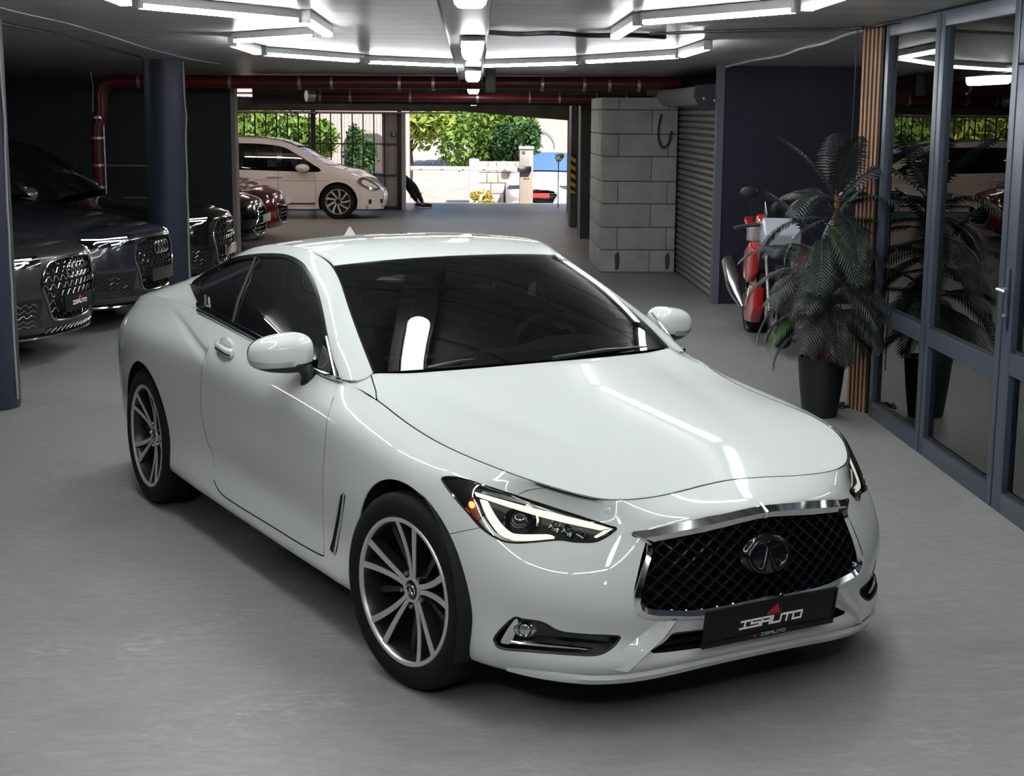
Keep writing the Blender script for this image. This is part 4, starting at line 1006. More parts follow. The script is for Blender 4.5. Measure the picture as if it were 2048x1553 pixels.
dealer_plate(coupe, PM)
# ---- lower intake, fog lamps, vents
ik = MB(); G = np.array([[(fx(y, .28)-.07, y, z) for z in np.linspace(.20,.36,4)] for y in np.linspace(-.5,.5,16)]); ik.grid(G); intake = ik.build('lower_intake', void_black, coupe)
for z in (.245,.275,.305):
    MB().tube([(fx(y,z)-.045, y, z) for y in np.linspace(-.44,.44,30)], .006, 6).build('intake_bar', bar_m, intake)
fs = front_belt.clip(lambda V: d_fog(V)+.3); FR_ = fs.offset(-.035); frm = fs.rim(.037); wf = Surf(frm.V, frm.N, frm.F[len(fs.F):]).compact()
fR = FR_.plus(wf).build('fog_light', black_plastic, coupe); fL = FR_.plus(wf).mirror().build('fog_light', black_plastic, coupe)
pair(outl(FOG, .0045), 'fog_seal', black_plastic, fR, fL)
pair(mb_fill([(1025,1244),(1034,1246),(1028,1268),(1019,1289),(1002,1289),(1000,1281)], .010), 'fog_chrome_blade', chrome, fR, fL)
pair(mb_strip([(1022,1281),(1100,1288),(1187,1297)], [(1022,1291),(1090,1297),(1165,1302)], .006, bulge=.008), 'fog_chrome_strip', chrome, fR, fL)
pc2 = cast(belt_bvh, 1046, 1263, .022); rot = Vector((.75,-.62,.1)).normalized().to_track_quat('Z', 'Y').to_matrix().to_4x4()
pair(oriented(MB().ellipsoid((0,0,0), (.040,.030,.016), 20, 8), pc2), 'fog_lamp_lens', mat('fog_glass', (.45,.47,.48), rough=.06, metal=.7, coat=1), fR, fL)
pair(oriented(MB().lathe([(.012,.010),(.020,.018),(.024,.010)], 20), pc2), 'fog_lamp_bulb', chrome, fR, fL)
pair(mb_strip([(1050,1246),(1090,1252),(1125,1270),(1225,1277)], [(1070,1275),(1100,1277),(1130,1283),(1215,1290)], .024), 'fog_panel', gloss_black, fR, fL)
vR = belt.clip(lambda V: np.where((V[:, 0] < -.2) & (V[:, 0] > -.9), d_vent(V)+.3, -1.0)).offset(-.012)
vr = vR.build('fender_vent', dark_chrome, coupe); vl = vR.mirror().build('fender_vent', dark_chrome, coupe)
pair(mb_strip([(690,986),(684,1040),(671,1112)], [(687,986),(680,1040),(667,1110)], -.002), 'vent_edge', chrome, vr, vl)
# tail lamp sliver
tq = belt.clip(lambda V: np.minimum(np.minimum(-3.42-V[:, 0], .90-V[:, 2]-.0), np.minimum(V[:, 2]-.80, -V[:, 1]-.35))).offset(.004); tm = mat('tail_lamp_red', (.25,.005,.01), rough=.12, coat=1)
tq.build('tail_light', tm, coupe); tq.mirror().build('tail_light', tm, coupe)
# front lip and side sill blades
lip = MB(); rows_ = []
for k in range(14*13, len(BELT)):
    e = BELT[k, 9]; n = np.array([1, 0, 0])*max(0, (e[0]-.2)/.6)+np.array([0, -1, 0])*min(1, -e[1]/.8); n /= max(np.linalg.norm(n), .1)
    f_ = min(1, (k-14*13)/20); n = n*1.0
    if f_ < 1: e = e + np.array([0, 0, .012*(1-f_)]); n = n*(.2+.8*f_)
    rows_.append([e+n*-.02+np.array([0,0,.0]), e+n*.018+np.array([0,0,.012]), e+n*.024+np.array([0,0,-.002]), e+n*.012+np.array([0,0,-.020]), e-n*.05+np.array([0,0,-.022])])
R2 = np.array(rows_); lip.grid(np.concatenate([R2, (R2[::-1]*MIR)[1:]], 0)); lip.build('front_lip', white, coupe, 50)

# ---- wheels
def wheel_proto(name, style):
    w = empty(name)
    tp = [(.246,-.100),(.250,-.112),(.262,-.119),(.285,-.1235),(.31,-.122),(.328,-.113),(.338,-.100),(.3425,-.085),(.343,-.062),(.337,-.060),(.337,-.053),(.343,-.051),(.343,-.020),(.337,-.018),(.337,-.010),(.343,-.008),(.343,.025),(.337,.027),(.337,.035),(.343,.037),(.343,.085),(.338,.100),(.328,.113),(.31,.122),(.28,.122),(.25,.105)]
    tp = [(r if r < .27 else .27+(r-.27)*.93, y) for r, y in tp]
    MB().lathe(tp, 72, axis='y').build('tyre', rubber, w, 35)
    MB().lathe([(.253,-.104),(.2555,-.1150),(.252,-.1185),(.2415,-.1170),(.237,-.109)], 72, axis='y').build('rim_lip', machined, w, 40)
    MB().lathe([(.236,-.110),(.230,-.098),(.226,-.05),(.220,.02),(.214,.09)], 48, axis='y').build('rim_barrel', gunmetal, w)
    MB().lathe([(0,.045),(.17,.045),(.17,.02),(.09,.02),(.08,-.02),(0,-.02)], 40, axis='y').build('brake_disc', mat('brake_steel', (.18,.18,.18), rough=.4, metal=.9), w, 40)
    MB().box((.10,-.01,-.06),(.175,.06,.07),.012).build('brake_caliper', mat('caliper_grey', (.04,.04,.045), rough=.4), w)
    def yface(r): return -.074-.038*max(0, (r-.05)/.186)**1.4
    for k in range(5):
        th = radians(86+72*k)
        for s_ in (-1, 1):
            C = []; 
            for r in np.linspace(.040, .2425, 12):
                t = (r-.04)/.1975; C.append((r, s_*(.0085+.041*t**1.75), .0135+.0085*t))
            def mk(y_top, y_bot, grow=0.0):
                b = MB(); G = []
                for r, l, hw in C:
                    hw = hw*.5*1.15+grow; ct, st_ = cos(th), sin(th); e = []
                    for (dl, dy) in ((-hw, y_bot), (-hw, y_top), (hw, y_top), (hw, y_bot)):
                        x = r*ct-(l+dl)*st_; z = r*st_+(l+dl)*ct; e.append((x, yface(r)+dy, z))
                    G.append(e)
                return b.grid(np.array(G))
            mk(-.0005, .003).build('spoke_face', machined, w, 30)
            mk(.0025, .042, .0015).build('spoke', gunmetal, w, 30)
        # deeper dark blade between the twin spokes
        t2 = th+radians(36); b = MB(); G = []
        for r in np.linspace(.05, .232, 8):
            hw = .010+.012*(r-.05)/.18; ct, st_ = cos(t2), sin(t2); G.append([(r*ct-dl*st_, dy-.02*(r/.23), r*st_+dl*ct) for dl, dy in ((-hw,.0),(-hw*.6,-.045),(hw*.6,-.045),(hw,.0))])
        b.grid(np.array(G)).build('inner_blade', gunmetal, w, 30)
        a = t2; MB().lathe([(0,-.082),(.007,-.080),(.0095,-.074),(.0095,-.03)], 10, axis='y', origin=(.060*cos(a),0,.060*sin(a))).build('wheel_nut', mat('nut_steel', (.4,.4,.4), rough=.3, metal=1), w)
    MB().lathe([(.0,-.050),(.075,-.050),(.078,-.030),(.06,.02)], 36, axis='y').build('hub', gunmetal, w)
    MB().lathe([(.046,-.070),(.044,-.0775),(.034,-.0785),(.033,-.074)], 36, axis='y').build('hub_ring', machined, w)
    MB().lathe([(.0,-.0790),(.026,-.0785),(.0335,-.076),(.034,-.06)], 32, axis='y').build('hub_cap', gloss_black, w)
    P = [(.024*cos(a), -.0805, .017*sin(a)) for a in np.linspace(radians(-65), radians(245), 24)]
    MB().tube([(0,-.0805,.009),(.006,-.0805,-.010)]+P+[(-.006,-.0805,-.010),(0,-.0805,.009)], .0022, 6).build('hub_logo', chrome, w)
    return w
wp = wheel_proto('wheel', 0)
spots = [(0,-.79,0,9.6),(-WB,-.792,0,0),(0,.79,pi,9.6),(-WB,.792,pi,0)]
for k, (x, y, flip, st_) in enumerate(spots):
    w = wp if k == 0 else copy_tree(wp)
    w.parent = coupe; w.location = (x, y, .338); w.rotation_euler = (0, radians(17*k), flip+radians(st_))
# wheel wells, underbody
for xw, ra in ((0, ARCH_F), (-WB, ARCH_R)):
    wl = MB().lathe([(ra+.004,-.885),(ra+.006,-.55)], 40, axis='y', origin=(xw,0,.343), arc=radians(230), start=radians(-25)); G = MB().lathe([(ra+.005,-.55),(.02,-.55)], 40, axis='y', origin=(xw,0,.343), arc=radians(230), start=radians(-25)); wl.add(G.v, G.f)
    for b in (wl, wl.mirrored()): b.build('wheel_well', void_black, coupe)
MB().box((-3.4,-.62,.19),(.62,.62,.30),.03).build('underbody', void_black, coupe)
MB().box((-2.45,-.80,.21),(-.40,.80,.30),.02).build('floor_pan', void_black, coupe)
# ---- cabin
cab = mat('cabin_black', (.012,.012,.013), rough=.6); cab2 = mat('cabin_grey', (.022,.024,.025), rough=.5)
MB().grid(np.array([[(-.62-.10*(y/.68)**2+dx, y, .93+dz+(.035*math.exp(-((y-.37)/.17)**2) if 0 < k < 4 else 0)) for k, (dx, dz) in enumerate(((0,.015),(-.15,.03),(-.32,.035),(-.42,.02),(-.45,-.10),(-.40,-.30)))] for y in np.linspace(-.70,.70,29)])).build('dashboard', mat('dash_soft', (.03,.034,.034), rough=.55), coupe, 50)
sw = MB().tube([(0,.185*cos(a),.185*sin(a)) for a in np.linspace(0,2*pi,40,endpoint=False)], .015, 8, closed=True)
for a in (radians(200), radians(340), radians(270)): sw.tube([(0,0,0),(.0,.18*cos(a),.18*sin(a))], .014, 6)
sw.ellipsoid((0,0,0), (.03,.06,.05)); sw.xf(Matrix.Translation((-1.12,.37,.88)) @ Matrix.Rotation(radians(-24), 4, 'Y')).build('steering_wheel', cab, coupe)
def seat(x, y, nm='seat'):
    b = MB(); b.box((x,y-.25,.40),(x-.50,y+.25,.56),.06); s = b.build(nm, cab2, coupe, 60)
    bb = MB(); bb.box((-.09,-.25,0),(.07,.25,.60),.06); bb.xf(Matrix.Translation((x-.48,y,.52)) @ Matrix.Rotation(radians(-20), 4, 'Y')).build('seat_back', cab2, s, 60)
    hr = MB(); hr.box((-.05,-.13,.62),(.06,.13,.79),.05); hr.xf(Matrix.Translation((x-.48,y,.52)) @ Matrix.Rotation(radians(-18), 4, 'Y')).build('headrest', cab2, s, 60)
seat(-1.28,-.37); seat(-1.28,.37)
MB().box((-2.55,-.6,.45),(-2.15,.6,1.0),.08).build('rear_seat', cab2, coupe, 60)
MB().box((-1.22,-.11,1.215),(-1.19,.11,1.275),.014).build('rear_view_mirror', cab, coupe)
MB().box((-2.9,-.70,.30),(-.6,.70,.36)).build('cabin_floor', void_black, coupe)
# wipers, roof aerial
for (a, b_) in (((-.640,-.48,.966),(-.648,-.20,.985)),((-.585,.05,.975),(-.660,.56,.976))):
    a = np.array(a); b_ = np.array(b_); MB().tube([a, (a+b_)/2+np.array([.02,0,.012]), b_], [.010,.008,.004], 6).build('wiper', black_plastic, coupe)
fin = MB(); fc = (-2.36, .0, 1.322); fin.v = [(fc[0]+.06,-.004,fc[2]-.005),(fc[0]+.06,.004,fc[2]-.005),(fc[0]-.06,-.028,fc[2]-.005),(fc[0]-.06,.028,fc[2]-.005),(fc[0]-.04,-.003,fc[2]+.050),(fc[0]-.04,.003,fc[2]+.050)]; fin.f = [(0,2,4),(1,5,3),(0,4,5,1),(2,3,5,4),(0,1,3,2)]; fin.build('roof_aerial', white, coupe, None)

# ---- fangs beside the lower intake
def fang():
    A = [(1352,1241),(1320,1272),(1288,1302),(1254,1343)]; Bq = [(1356,1262),(1335,1278),(1312,1295),(1292,1312)]; Dq = [(1318,1241),(1285,1268),(1250,1296),(1210,1336)]
    G = []
    for a, b_, d in zip(A, Bq, Dq):
        pa, pb, pd_ = cast(belt_bvh, *a), cast(belt_bvh, *b_), cast(belt_bvh, *d)
        pa = pa if pa is not None else cpx(*a, y=-.45); pb = pb if pb is not None else pa; pd_ = pd_ if pd_ is not None else pa
        G.append([pd_+np.array([.001,0,0]), (pa+pd_)/2+np.array([.016,-.006,0]), pa+np.array([.026,-.004,.0]), pa+np.array([.018,.012,0]), pb+np.array([-.03,0,0])])
    for k_, f_ in enumerate((.15,1,1,.3)): G[k_] = [p if j_ in (0, 4) else G[k_][0]*.0+p-np.array([.022,0,0])*(1-f_) for j_, p in enumerate(G[k_])]
    G = np.array(G); n = 10; idx = np.linspace(0, len(G)-1, n); G2 = np.stack([np.stack([np.interp(idx, np.arange(len(G)), G[:, j, c]) for c in range(3)], -1) for j in range(G.shape[1])], 1)
    return MB().grid(G2)
fg = fang()
for b in (fg, fg.mirrored()): b.build('bumper_fang', white, coupe, 35)

# ---- dark tubes round the doors, standing in for shade in the gaps
def gap_line(pxs, r, m, nm, inset=.003, sm=4):
    P = [cast(belt_bvh, p[0], p[1], inset) for p in (smooth_poly(pxs, sm) if sm else pxs)]; P = [p for p in P if p is not None]
    b = MB().tube(P, r, 6)
    for q in (b, b.mirrored()): q.build(nm, m, coupe)
gap_grey = mat('shut_line_grey', (.16,.16,.155), rough=.8)
gap_line([(446,640),(418,690),(405,730),(401,780),(403,830),(414,882),(424,905),(428,932),(428,962)], .0026, gap_grey, 'door_rear_shut_line')
gap_line([(674,766),(660,815),(653,850),(649,900),(645,960),(646,1020),(647,1080),(648,1110)], .0026, gap_grey, 'door_front_shut_line')
gap_line([(428,962),(440,985),(470,1008),(540,1051),(600,1088),(640,1110),(648,1112)], .0038, void_black, 'door_bottom_shut_line', .002)
gap_line([(335,868),(360,880),(395,895),(424,906)], .0022, gap_grey, 'sill_joint')
# ================================================================ the other parked cars
def generic_car(name, label, loc, heading, paint, spec):
    """spec: zs (height scale), hw (half width), prof [(x,z)*9] nose profile, roof (height), cab shift"""
    root = empty(name, (loc[0], loc[1], loc[2] if len(loc) > 2 else 0.0), heading); tag(root, label, 'car', spec.get('group'))
    zs, kw = spec['zs'], spec['hw']/.905; nose = spec['prof']; tail = spec.get('tail', -3.75)
    N = []
    sx = spec.get('sx', 1.0)
    zlim = spec.get('ztop', None)
    for st in rear: N.append([((x+3.75)+tail, y*kw, z*zs) for x, y, z in st])
    for i, x in enumerate(xs): N.append([(x, w_[i]*kw, z_[i]*zs) for z_, w_ in zw])
    for (yy, dx, dz) in ((.80,-.36,.03),(.67,-.175,.018),(.47,-.070,.006),(.25,-.016,0),(0,0,0)):
        row = []
        for l, (x, z) in enumerate(nose):
            k = [.90,.95,.99,1,1,.99,.97,.93,.84][l]
            row.append((x+dx*[.95,1,1,1,1,1,1,1.0,.95][l], yy*kw*k, z-dz*(1 if l > 5 else 0)))
        N.append(row)
    N = np.array(N); N[..., 1] *= -1
    Bt = bspline_surface(N, 6, 4); sf = Surf.grid(Bt)
    if np.einsum('ij,ij->i', sf.N, sf.V - np.array([-1.5, 0, .6])).mean() < 0: sf = Surf.grid(Bt, True)
    R = spec.get('wr', .35); A = R+.04
    body = sf.clip(circ(0, R, A)).clip(circ(-WB, R, A))
    holes = spec.get('holes', [])
    for h in holes: body = body.clip(lambda V: np.where(V[:, 0] > .35, -poly_sd(V[:, 1:], h), 1.0))
    body.both().rim(.012).build('body_shell', paint, root)
    # bonnet and boot: loft across
    top = Bt[:, -1]; 
    def loft(idx, crown, nm, m):
        rows_ = []
        for i in idx:
            p = top[i]; rows_.append([p*np.array([1,-s_,1])+np.array([0,0,crown*(1-s_*s_)*min(1, abs(p[1])/.5)]) for s_ in np.linspace(-1,1,17)])
        s2 = Surf.grid(np.array(rows_)); s2 = s2 if s2.N[:, 2].mean() > 0 else Surf.grid(np.array(rows_), True); s2.build(nm, m, root)
    loft(range(6*9, len(top)), spec.get('crown', .045), 'hood', paint); loft(range(0, 6*6+1), .03, 'boot_lid', paint)
    # greenhouse
    rf = spec['roof']/1.345; cx = spec.get('cabx', 0.0); bz = spec.get('beltz', zs)
    B_ = bspline_curve(np.array([(-.668,-.715,.945),(-.72,-.782,.938),(-.95,-.800,.945),(-1.25,-.802,.958),(-1.6,-.803,.980),(-1.95,-.803,1.003),(-2.3,-.803,1.022),(-2.65,-.800,1.026),(-3.0,-.790,1.012),(-3.3,-.760,.985)])*np.array([1,kw,bz])+np.array([cx,0,0]), 6)
    uz = spec.get('upper', [.964,1.075,1.198,1.298,1.345,1.338,1.30,1.25,1.17,1.06]); ux = spec.get('upx', [-.672,-.86,-1.10,-1.345,-1.58,-1.95,-2.35,-2.75,-3.15,-3.45])
    zz = [B_[0][2]+.02+(q-.964)/(1.345-.964)*(spec['roof']-B_[0][2]-.02) for q in uz]
    yw_ = [.684,.655,.605,.565,.575,.582,.575,.57,.565,.575]
    U_ = bspline_curve(np.array([(ux[k]+cx, -yw_[k]*kw, zz[k]) for k in range(10)]), 6)
    S_ = np.array([[a*(1-v)+b_*v+np.array([0,-1,.4])*.27*v*(1-v)*np.linalg.norm(b_-a)*min(1, i/9)*.9 for v in np.linspace(0,1,9)] for i, (a, b_) in enumerate(zip(B_, U_))])
    sd = Surf.grid(S_); sd = sd if (sd.N[:, 1] < 0).mean() > .5 else Surf.grid(S_, True)
    i0, i1 = 3, 46
    n_, m_ = S_.shape[:2]
    gl = [(B_[k][0], B_[k][2]+.02) for k in range(7, 46, 2)]; gl += [(U_[k][0]*.97+B_[k][0]*.03, U_[k][2]*.88+B_[k][2]*.12) for k in range(46, 11, -2)]
    gl = np.array(gl); dgl = lambda V: poly_sd(V[:, [0, 2]], gl)
    sd.clip(lambda V: -dgl(V)).pair('side_pillar', paint, root)
    sd.clip(dgl).offset(-.003).pair('side_window', glass_dark, root)
    T_ = np.array([[U_[i]*np.array([1,-s_,1])+np.array([.08*(1-i/25) if i < 25 else -.003*(i-25), 0, .03])*(1-abs(s_)**2.3) for s_ in np.linspace(-1,1,17)] for i in range(len(U_))])
    def rows2(a, b_, nm, m):
        s2 = Surf.grid(T_[a:b_+1]); s2 = s2 if s2.N[:, 2].mean() > 0 else Surf.grid(T_[a:b_+1], True); s2.build(nm, m, root)
    rows2(0, 18, 'windshield', spec.get('glass', glass_dark)); rows2(18, 42, 'roof', paint); rows2(42, len(U_)-1, 'rear_window', glass_dark)
    MB().box((tail+.35,-.62,.2),(.60,.62,.42),.03).build('underbody', void_black, root)
    # mirrors
    for s_ in (-1, 1):
        b = MB().ellipsoid((cx-.92, s_*(.80*kw+.17), B_[6][2]+.07), (.085,.12,.075), 14, 10); b.build('side_mirror', spec.get('mirror', paint), root)
    for xw in (0, -WB):
        for s_ in (-1, 1):
            w = simple_wheel(root, R, spec.get('rim', 'plain')); w.location = (xw, s_*(.79*kw), R); w.rotation_euler = (0, 0.3, 0 if s_ < 0 else pi)
            wl = MB().lathe([(A+.004,-.10),(A+.004,.26),(.05,.26)], 20, axis='y', arc=radians(230), start=radians(-25)); 
            if s_ > 0: wl = wl.mirrored()
            wl.v = [(x+xw, y+s_*.79*kw, z+R) for x, y, z in wl.v]; wl.build('wheel_well', black_plastic, root)
    fb = sf.both().bvh()
    def front(y, z, off=0.0):
        h = fb.ray_cast(Vector((3.0, y, z)), Vector((-1,0,0))); return np.array([(h[0].x if h[0] is not None else .6)+off, y, z])
    return root, Bt, front, sf
_sw = {}
def simple_wheel(parent, R, style):
    key = (round(R, 3), style)
    if key not in _sw:
        t = MB().lathe([(R*.72,-.10),(R*.80,-.115),(R*.93,-.112),(R*.985,-.095),(R,-.06),(R,.06),(R*.985,.095),(R*.8,.11)], 36, axis='y').mesh('tyre', rubber, 40)
        rim = MB().lathe([(R*.73,-.108),(R*.715,-.110),(R*.69,-.10),(R*.66,-.03),(R*.62,.08)], 36, axis='y').mesh('rim', machined if style != 'dark' else gunmetal, 40)
        sp = MB(); n = 7 if style != 'van' else 9
        for k in range(n):
            a = 2*pi*k/n; sw_ = .5 if style == 'van' else 0
            G = []
            for r in np.linspace(.10, .71, 6):
                aa = a+sw_*(r-.1); hw = .045+.03*r; G.append([(R*(r*cos(aa)-dl*sin(aa)), dy-.03*r, R*(r*sin(aa)+dl*cos(aa))) for dl, dy in ((-hw,-.04),(-hw*.9,-.075),(hw*.9,-.075),(hw,-.04))])
            sp.grid(np.array(G))
        sp = sp.mesh('spokes', machined if style != 'dark' else gunmetal, 30)
        hub = MB().lathe([(0,-.085),(R*.14,-.083),(R*.2,-.06)], 18, axis='y').mesh('hub_cap', gloss_black, 40)
        disc = MB().lathe([(0,.01),(R*.65,.01)], 24, axis='y').mesh('brake_disc', mat('brake_dark', (.02,.02,.02), rough=.6), 40)
        _sw[key] = (t, rim, sp, hub, disc)
    w = empty('wheel'); w.parent = parent
    for me in _sw[key]: link(me.name.split('.')[0], me, w)
    return w
def grille_set(root, front, poly, bars, frame_m, bar_m_, inset=.02, shape='hex', frame_r=.011, amp=None):
    """poly: half outline (y>=0, z) from top centre round to bottom centre"""
    full = [(y, z) for y, z in poly]+[(-y, z) for y, z in poly[::-1] if y > 1e-6]
    pts = [front(y, z, .004) for y, z in smooth_poly(full, 4, True)]
    g = MB().tube(pts, frame_r, 8, closed=True).build('grille', frame_m, root)
    P2 = np.array(full); z0, z1 = P2[:, 1].min(), P2[:, 1].max(); ym = P2[:, 0].max()
    G = np.array([[front(y, z, -.07) for z in np.linspace(z0-.02, z1+.02, 8)] for y in np.linspace(-ym-.02, ym+.02, 18)]); MB().grid(G).build('grille_backing', void_black, g)
    lam = .095; amp = amp if amp is not None else (z1-z0)/bars*.28
    for r in range(bars):
        z = z0+(r+.5)*(z1-z0)/bars; yy = np.arange(-ym, ym+.001, lam/4); ph = r % 2
        w = np.array([(0,1,1,0)[int(round(y/(lam/4)))%4] if ph else (1,0,0,1)[int(round(y/(lam/4)))%4] for y in yy])*2-1
        q = np.stack([yy, z+w*amp], -1); ok = poly_sd(q, P2) > -.01
        if ok.sum() < 3: continue
        i0, i1 = np.where(ok)[0][[0,-1]]; MB().tube([front(y, zz, -inset) for y, zz in q[i0:i1+1]], .0055, 6).build('grille_bar', bar_m_, g)
        if shape == 'hex' and r < bars-1:
            pass
    return g
def ringset(root, front, z, r, m):
    for k in range(4):
        y = (k-1.5)*r*1.32; c = front(y, z, .018); MB().tube([(c[0], y+r*cos(a), z+r*sin(a)) for a in np.linspace(0,2*pi,28,endpoint=False)], r*.13, 6, closed=True).build('ring_badge', m, root)
def patch(Bt, u0, u1, v0, v1, off, root, nm, m):
    s2 = Surf.grid(Bt[u0:u1+1, v0:v1+1]); 
    if np.einsum('ij,ij->i', s2.N, s2.V-np.array([-1.0,0,.5])).mean() < 0: s2 = Surf.grid(Bt[u0:u1+1, v0:v1+1], True)
    s2 = s2.offset(off); return s2.build(nm, m, root), s2.mirror().build(nm, m, root)
def stripline(Bt, pts, r, off, roots, nm, m):
    P = []
    for (u, v) in pts:
        i, j = int(u), int(v); fu, fv = u-i, v-j; i2, j2 = min(i+1, Bt.shape[0]-1), min(j+1, Bt.shape[1]-1)
        p = Bt[i,j]*(1-fu)*(1-fv)+Bt[i2,j]*fu*(1-fv)+Bt[i,j2]*(1-fu)*fv+Bt[i2,j2]*fu*fv; P.append(p+np.array([.7,-.6,.1])*off)
    b = MB().tube(smooth_poly(P, 4), r, 6); b.build(nm, m, roots[0]); b.mirrored().build(nm, m, roots[1])
M_grey = mat('matte_grey_paint', (.026,.027,.030), rough=.30, coat=.35)
M_slate = mat('slate_blue_paint', (.018,.021,.028), rough=.22, coat=1.0)
M_blk = mat('black_car_paint', (.007,.007,.008), rough=.15, coat=1.0)
M_rb = mat('raw_silver', (.50,.50,.50), rough=.18, metal=1.0)
M_drl2 = mat('white_drl', (1,1,1), emit=(.9,.97,1), estr=1.8)
SUV = [(.74,.20),(.80,.235),(.86,.29),(.84,.38),(.875,.50),(.875,.64),(.86,.78),(.825,.855),(.70,.905)]
def suv(name, label, nose, heading, paint, gp, bars, zs=1.16, roof=1.62, ring_m=None, plate=None, grp=None, mirror=None, prof=SUV, frame_m=None, hw=.94):
    fxn = max(p[0] for p in prof)
    loc = (nose[0]-fxn*cos(heading), nose[1]-fxn*sin(heading), 0)
    half = [(0,.815),(.30,.80),(.40,.755),(.46,.66),(.44,.56),(.33,.385),(.27,.345),(0,.335)]
    root, Bt, front, sf = generic_car(name, label, loc, heading, paint, dict(zs=zs, hw=hw, prof=prof, roof=roof, group=grp, holes=[np.array([(y, z) for y, z in half]+[(-y, z) for y, z in half[::-1]])], mirror=mirror or paint, wr=.37, rim='dark'))
    g = grille_set(root, front, half, bars, frame_m or dark_chrome, gp)
    ringset(root, front, .715, .055, ring_m or M_rb)
    nU = Bt.shape[0]-1; mV = Bt.shape[1]-1
    # lamp patches: stations count back from nose centre (6 samples each)
    hr, hl_ = patch(Bt, nU-6*4-1, nU-6*2+1, 24, 28, .004, root, 'headlight', gloss_black)
    u1, u0 = nU-6*2, nU-6*4
    stripline(Bt, [(u0-.5,27.6),(u0+4,27.5),(u0+8,27.2),(u1-1,26.9)], .006, .006, (hr, hl_), 'drl_bar', M_drl2)
    stripline(Bt, [(u0+2,25.6),(u0+3,26.4),(u0+6,26.2),(u0+10,25.6)], .006, .006, (hr, hl_), 'drl_lower', M_drl2)
    stripline(Bt, [(u0+6,24.6),(u0+8,24.8),(u0+9,25.4)], .005, .006, (hr, hl_), 'drl_hook', M_drl2)
    ir, il = patch(Bt, nU-6*4+1, nU-6*2+1, 9, 17, .003, root, 'side_intake', mat('intake_black', (.008,.008,.009), rough=.4))
    for v in (10,11.4,12.8,14.2,15.6):
        stripline(Bt, [(u0+1.5+k, v+(.35 if k % 2 else -.35)) for k in range(0,11)], .004, .006, (ir, il), 'intake_bar', gp)
    lw = MB(); G = np.array([[front(y, z, .004) for z in (.245,.27,.305)] for y in np.linspace(-.42,.42,22)]); lw.grid(G); lo = lw.build('lower_mesh', mat('intake_black', (.008,.008,.009)), root)
    MB().tube([front(y, .275+(.018 if k % 2 else -.018), .008) for k, y in enumerate(np.linspace(-.40,.40,25))], .005, 6).build('lower_mesh_bar', gp, lo)
    lipm = MB(); rr = []
    for y in np.linspace(-.80,.80,40):
        p = front(y, .235, 0); p = p if p[0] > .2 else p; rr.append([p+np.array([-.05,0,.012]), p+np.array([.045,0,.004]), p+np.array([.05,0,-.008]), p+np.array([-.05,0,-.03])])
    lipm.grid(np.array(rr)); lipm.build('front_splitter', dark_chrome if paint is not M_grey else paint, root, 40)
    if plate == 'dealer':
        c = front(0, .47, .035); dealer_plate(root, Matrix.Translation(Vector(c)) @ Matrix.Rotation(radians(-3), 4, 'Y'), small=False)
    elif plate:
        c = front(0, .47, .03); MB().box((c[0]-.006,-.26,.42),(c[0]+.004,.26,.53),.003).build('licence_plate', plate, root)
    return root, Bt, front
gp_bright = mat('grille_bright', (.38,.38,.39), rough=.2, metal=1.0)
suv('compact_suv', 'matte grey car with dealer plate nearest behind the left column', (-3.0,11.95), radians(-10), M_grey, gp_bright, 8, plate='dealer', grp='dark cars with ring badges', frame_m=dark_chrome)
suv('compact_suv', 'slate grey car with glossy black grille in the middle of the left row', (-2.74,14.0), radians(-9), M_slate, mat('grille_gloss', (.10,.10,.105), rough=.12, metal=.8), 8, plate=mat('frame_dark', (.03,.03,.03), rough=.3), grp='dark cars with ring badges', frame_m=dark_chrome)
suv('large_suv', 'black SUV with silver mirror caps behind the second column', (-2.50,16.55), radians(-4), M_blk, gp_bright, 8, zs=1.08, roof=1.58, plate=mat('chrome', (.8,.8,.8)), grp='dark cars with ring badges', mirror=mat('silver_cap', (.40,.40,.41), rough=.3, metal=.8), frame_m=chrome)
# black car and red car noses beyond the navy wall
SED = [(.74,.17),(.80,.20),(.85,.26),(.83,.34),(.86,.44),(.84,.55),(.80,.66),(.75,.72),(.60,.775)]
def sedan(name, label, nose, heading, paint, bars, gm, half, zs=1.0, roof=1.44, group=None, loc_z=0.0, glass=None, hw=.91, hl_m=None, drl=None):
    loc = (nose[0]-.86*cos(heading), nose[1]-.86*sin(heading), loc_z)
    root, Bt, front, sf = generic_car(name, label, loc, heading, paint, dict(zs=zs, hw=hw, prof=SED, roof=roof, group=group, holes=[np.array([(y, z) for y, z in half]+[(-y, z) for y, z in half[::-1]])], wr=.335, glass=glass or glass_dark))
    grille_set(root, front, half, bars, chrome, gm, amp=.004)
    nU = Bt.shape[0]-1
    hr, hl_ = patch(Bt, nU-6*4-1, nU-6*2, 23, 28, .004, root, 'headlight', hl_m or mat('lamp_smoke', (.10,.09,.085), rough=.08, coat=1, metal=.4))
    return root, Bt, front
s1, B1, f1 = sedan('black_saloon', 'black car with bright horizontal grille bars behind the navy wall', (-2.78,21.75), radians(-4), M_blk, 7, chrome, [(0,.62),(.26,.60),(.30,.50),(.40,.26),(0,.24)])
MB().box((f1(0,.45,.03)[0],-.26,.40),(f1(0,.45,.04)[0],.26,.51),.003).build('licence_plate', mat('plate_white', (.7,.7,.7), rough=.4), s1)
s2, B2, f2 = sedan('red_hatchback', 'dark red hatchback nose between the black car and white van', (-2.72,23.9), radians(-3), mat('wine_red_paint', (.20,.012,.022), rough=.18, coat=1), 5, gloss_black, [(0,.50),(.42,.54),(.44,.48),(.30,.27),(0,.25)], zs=1.06, roof=1.46)
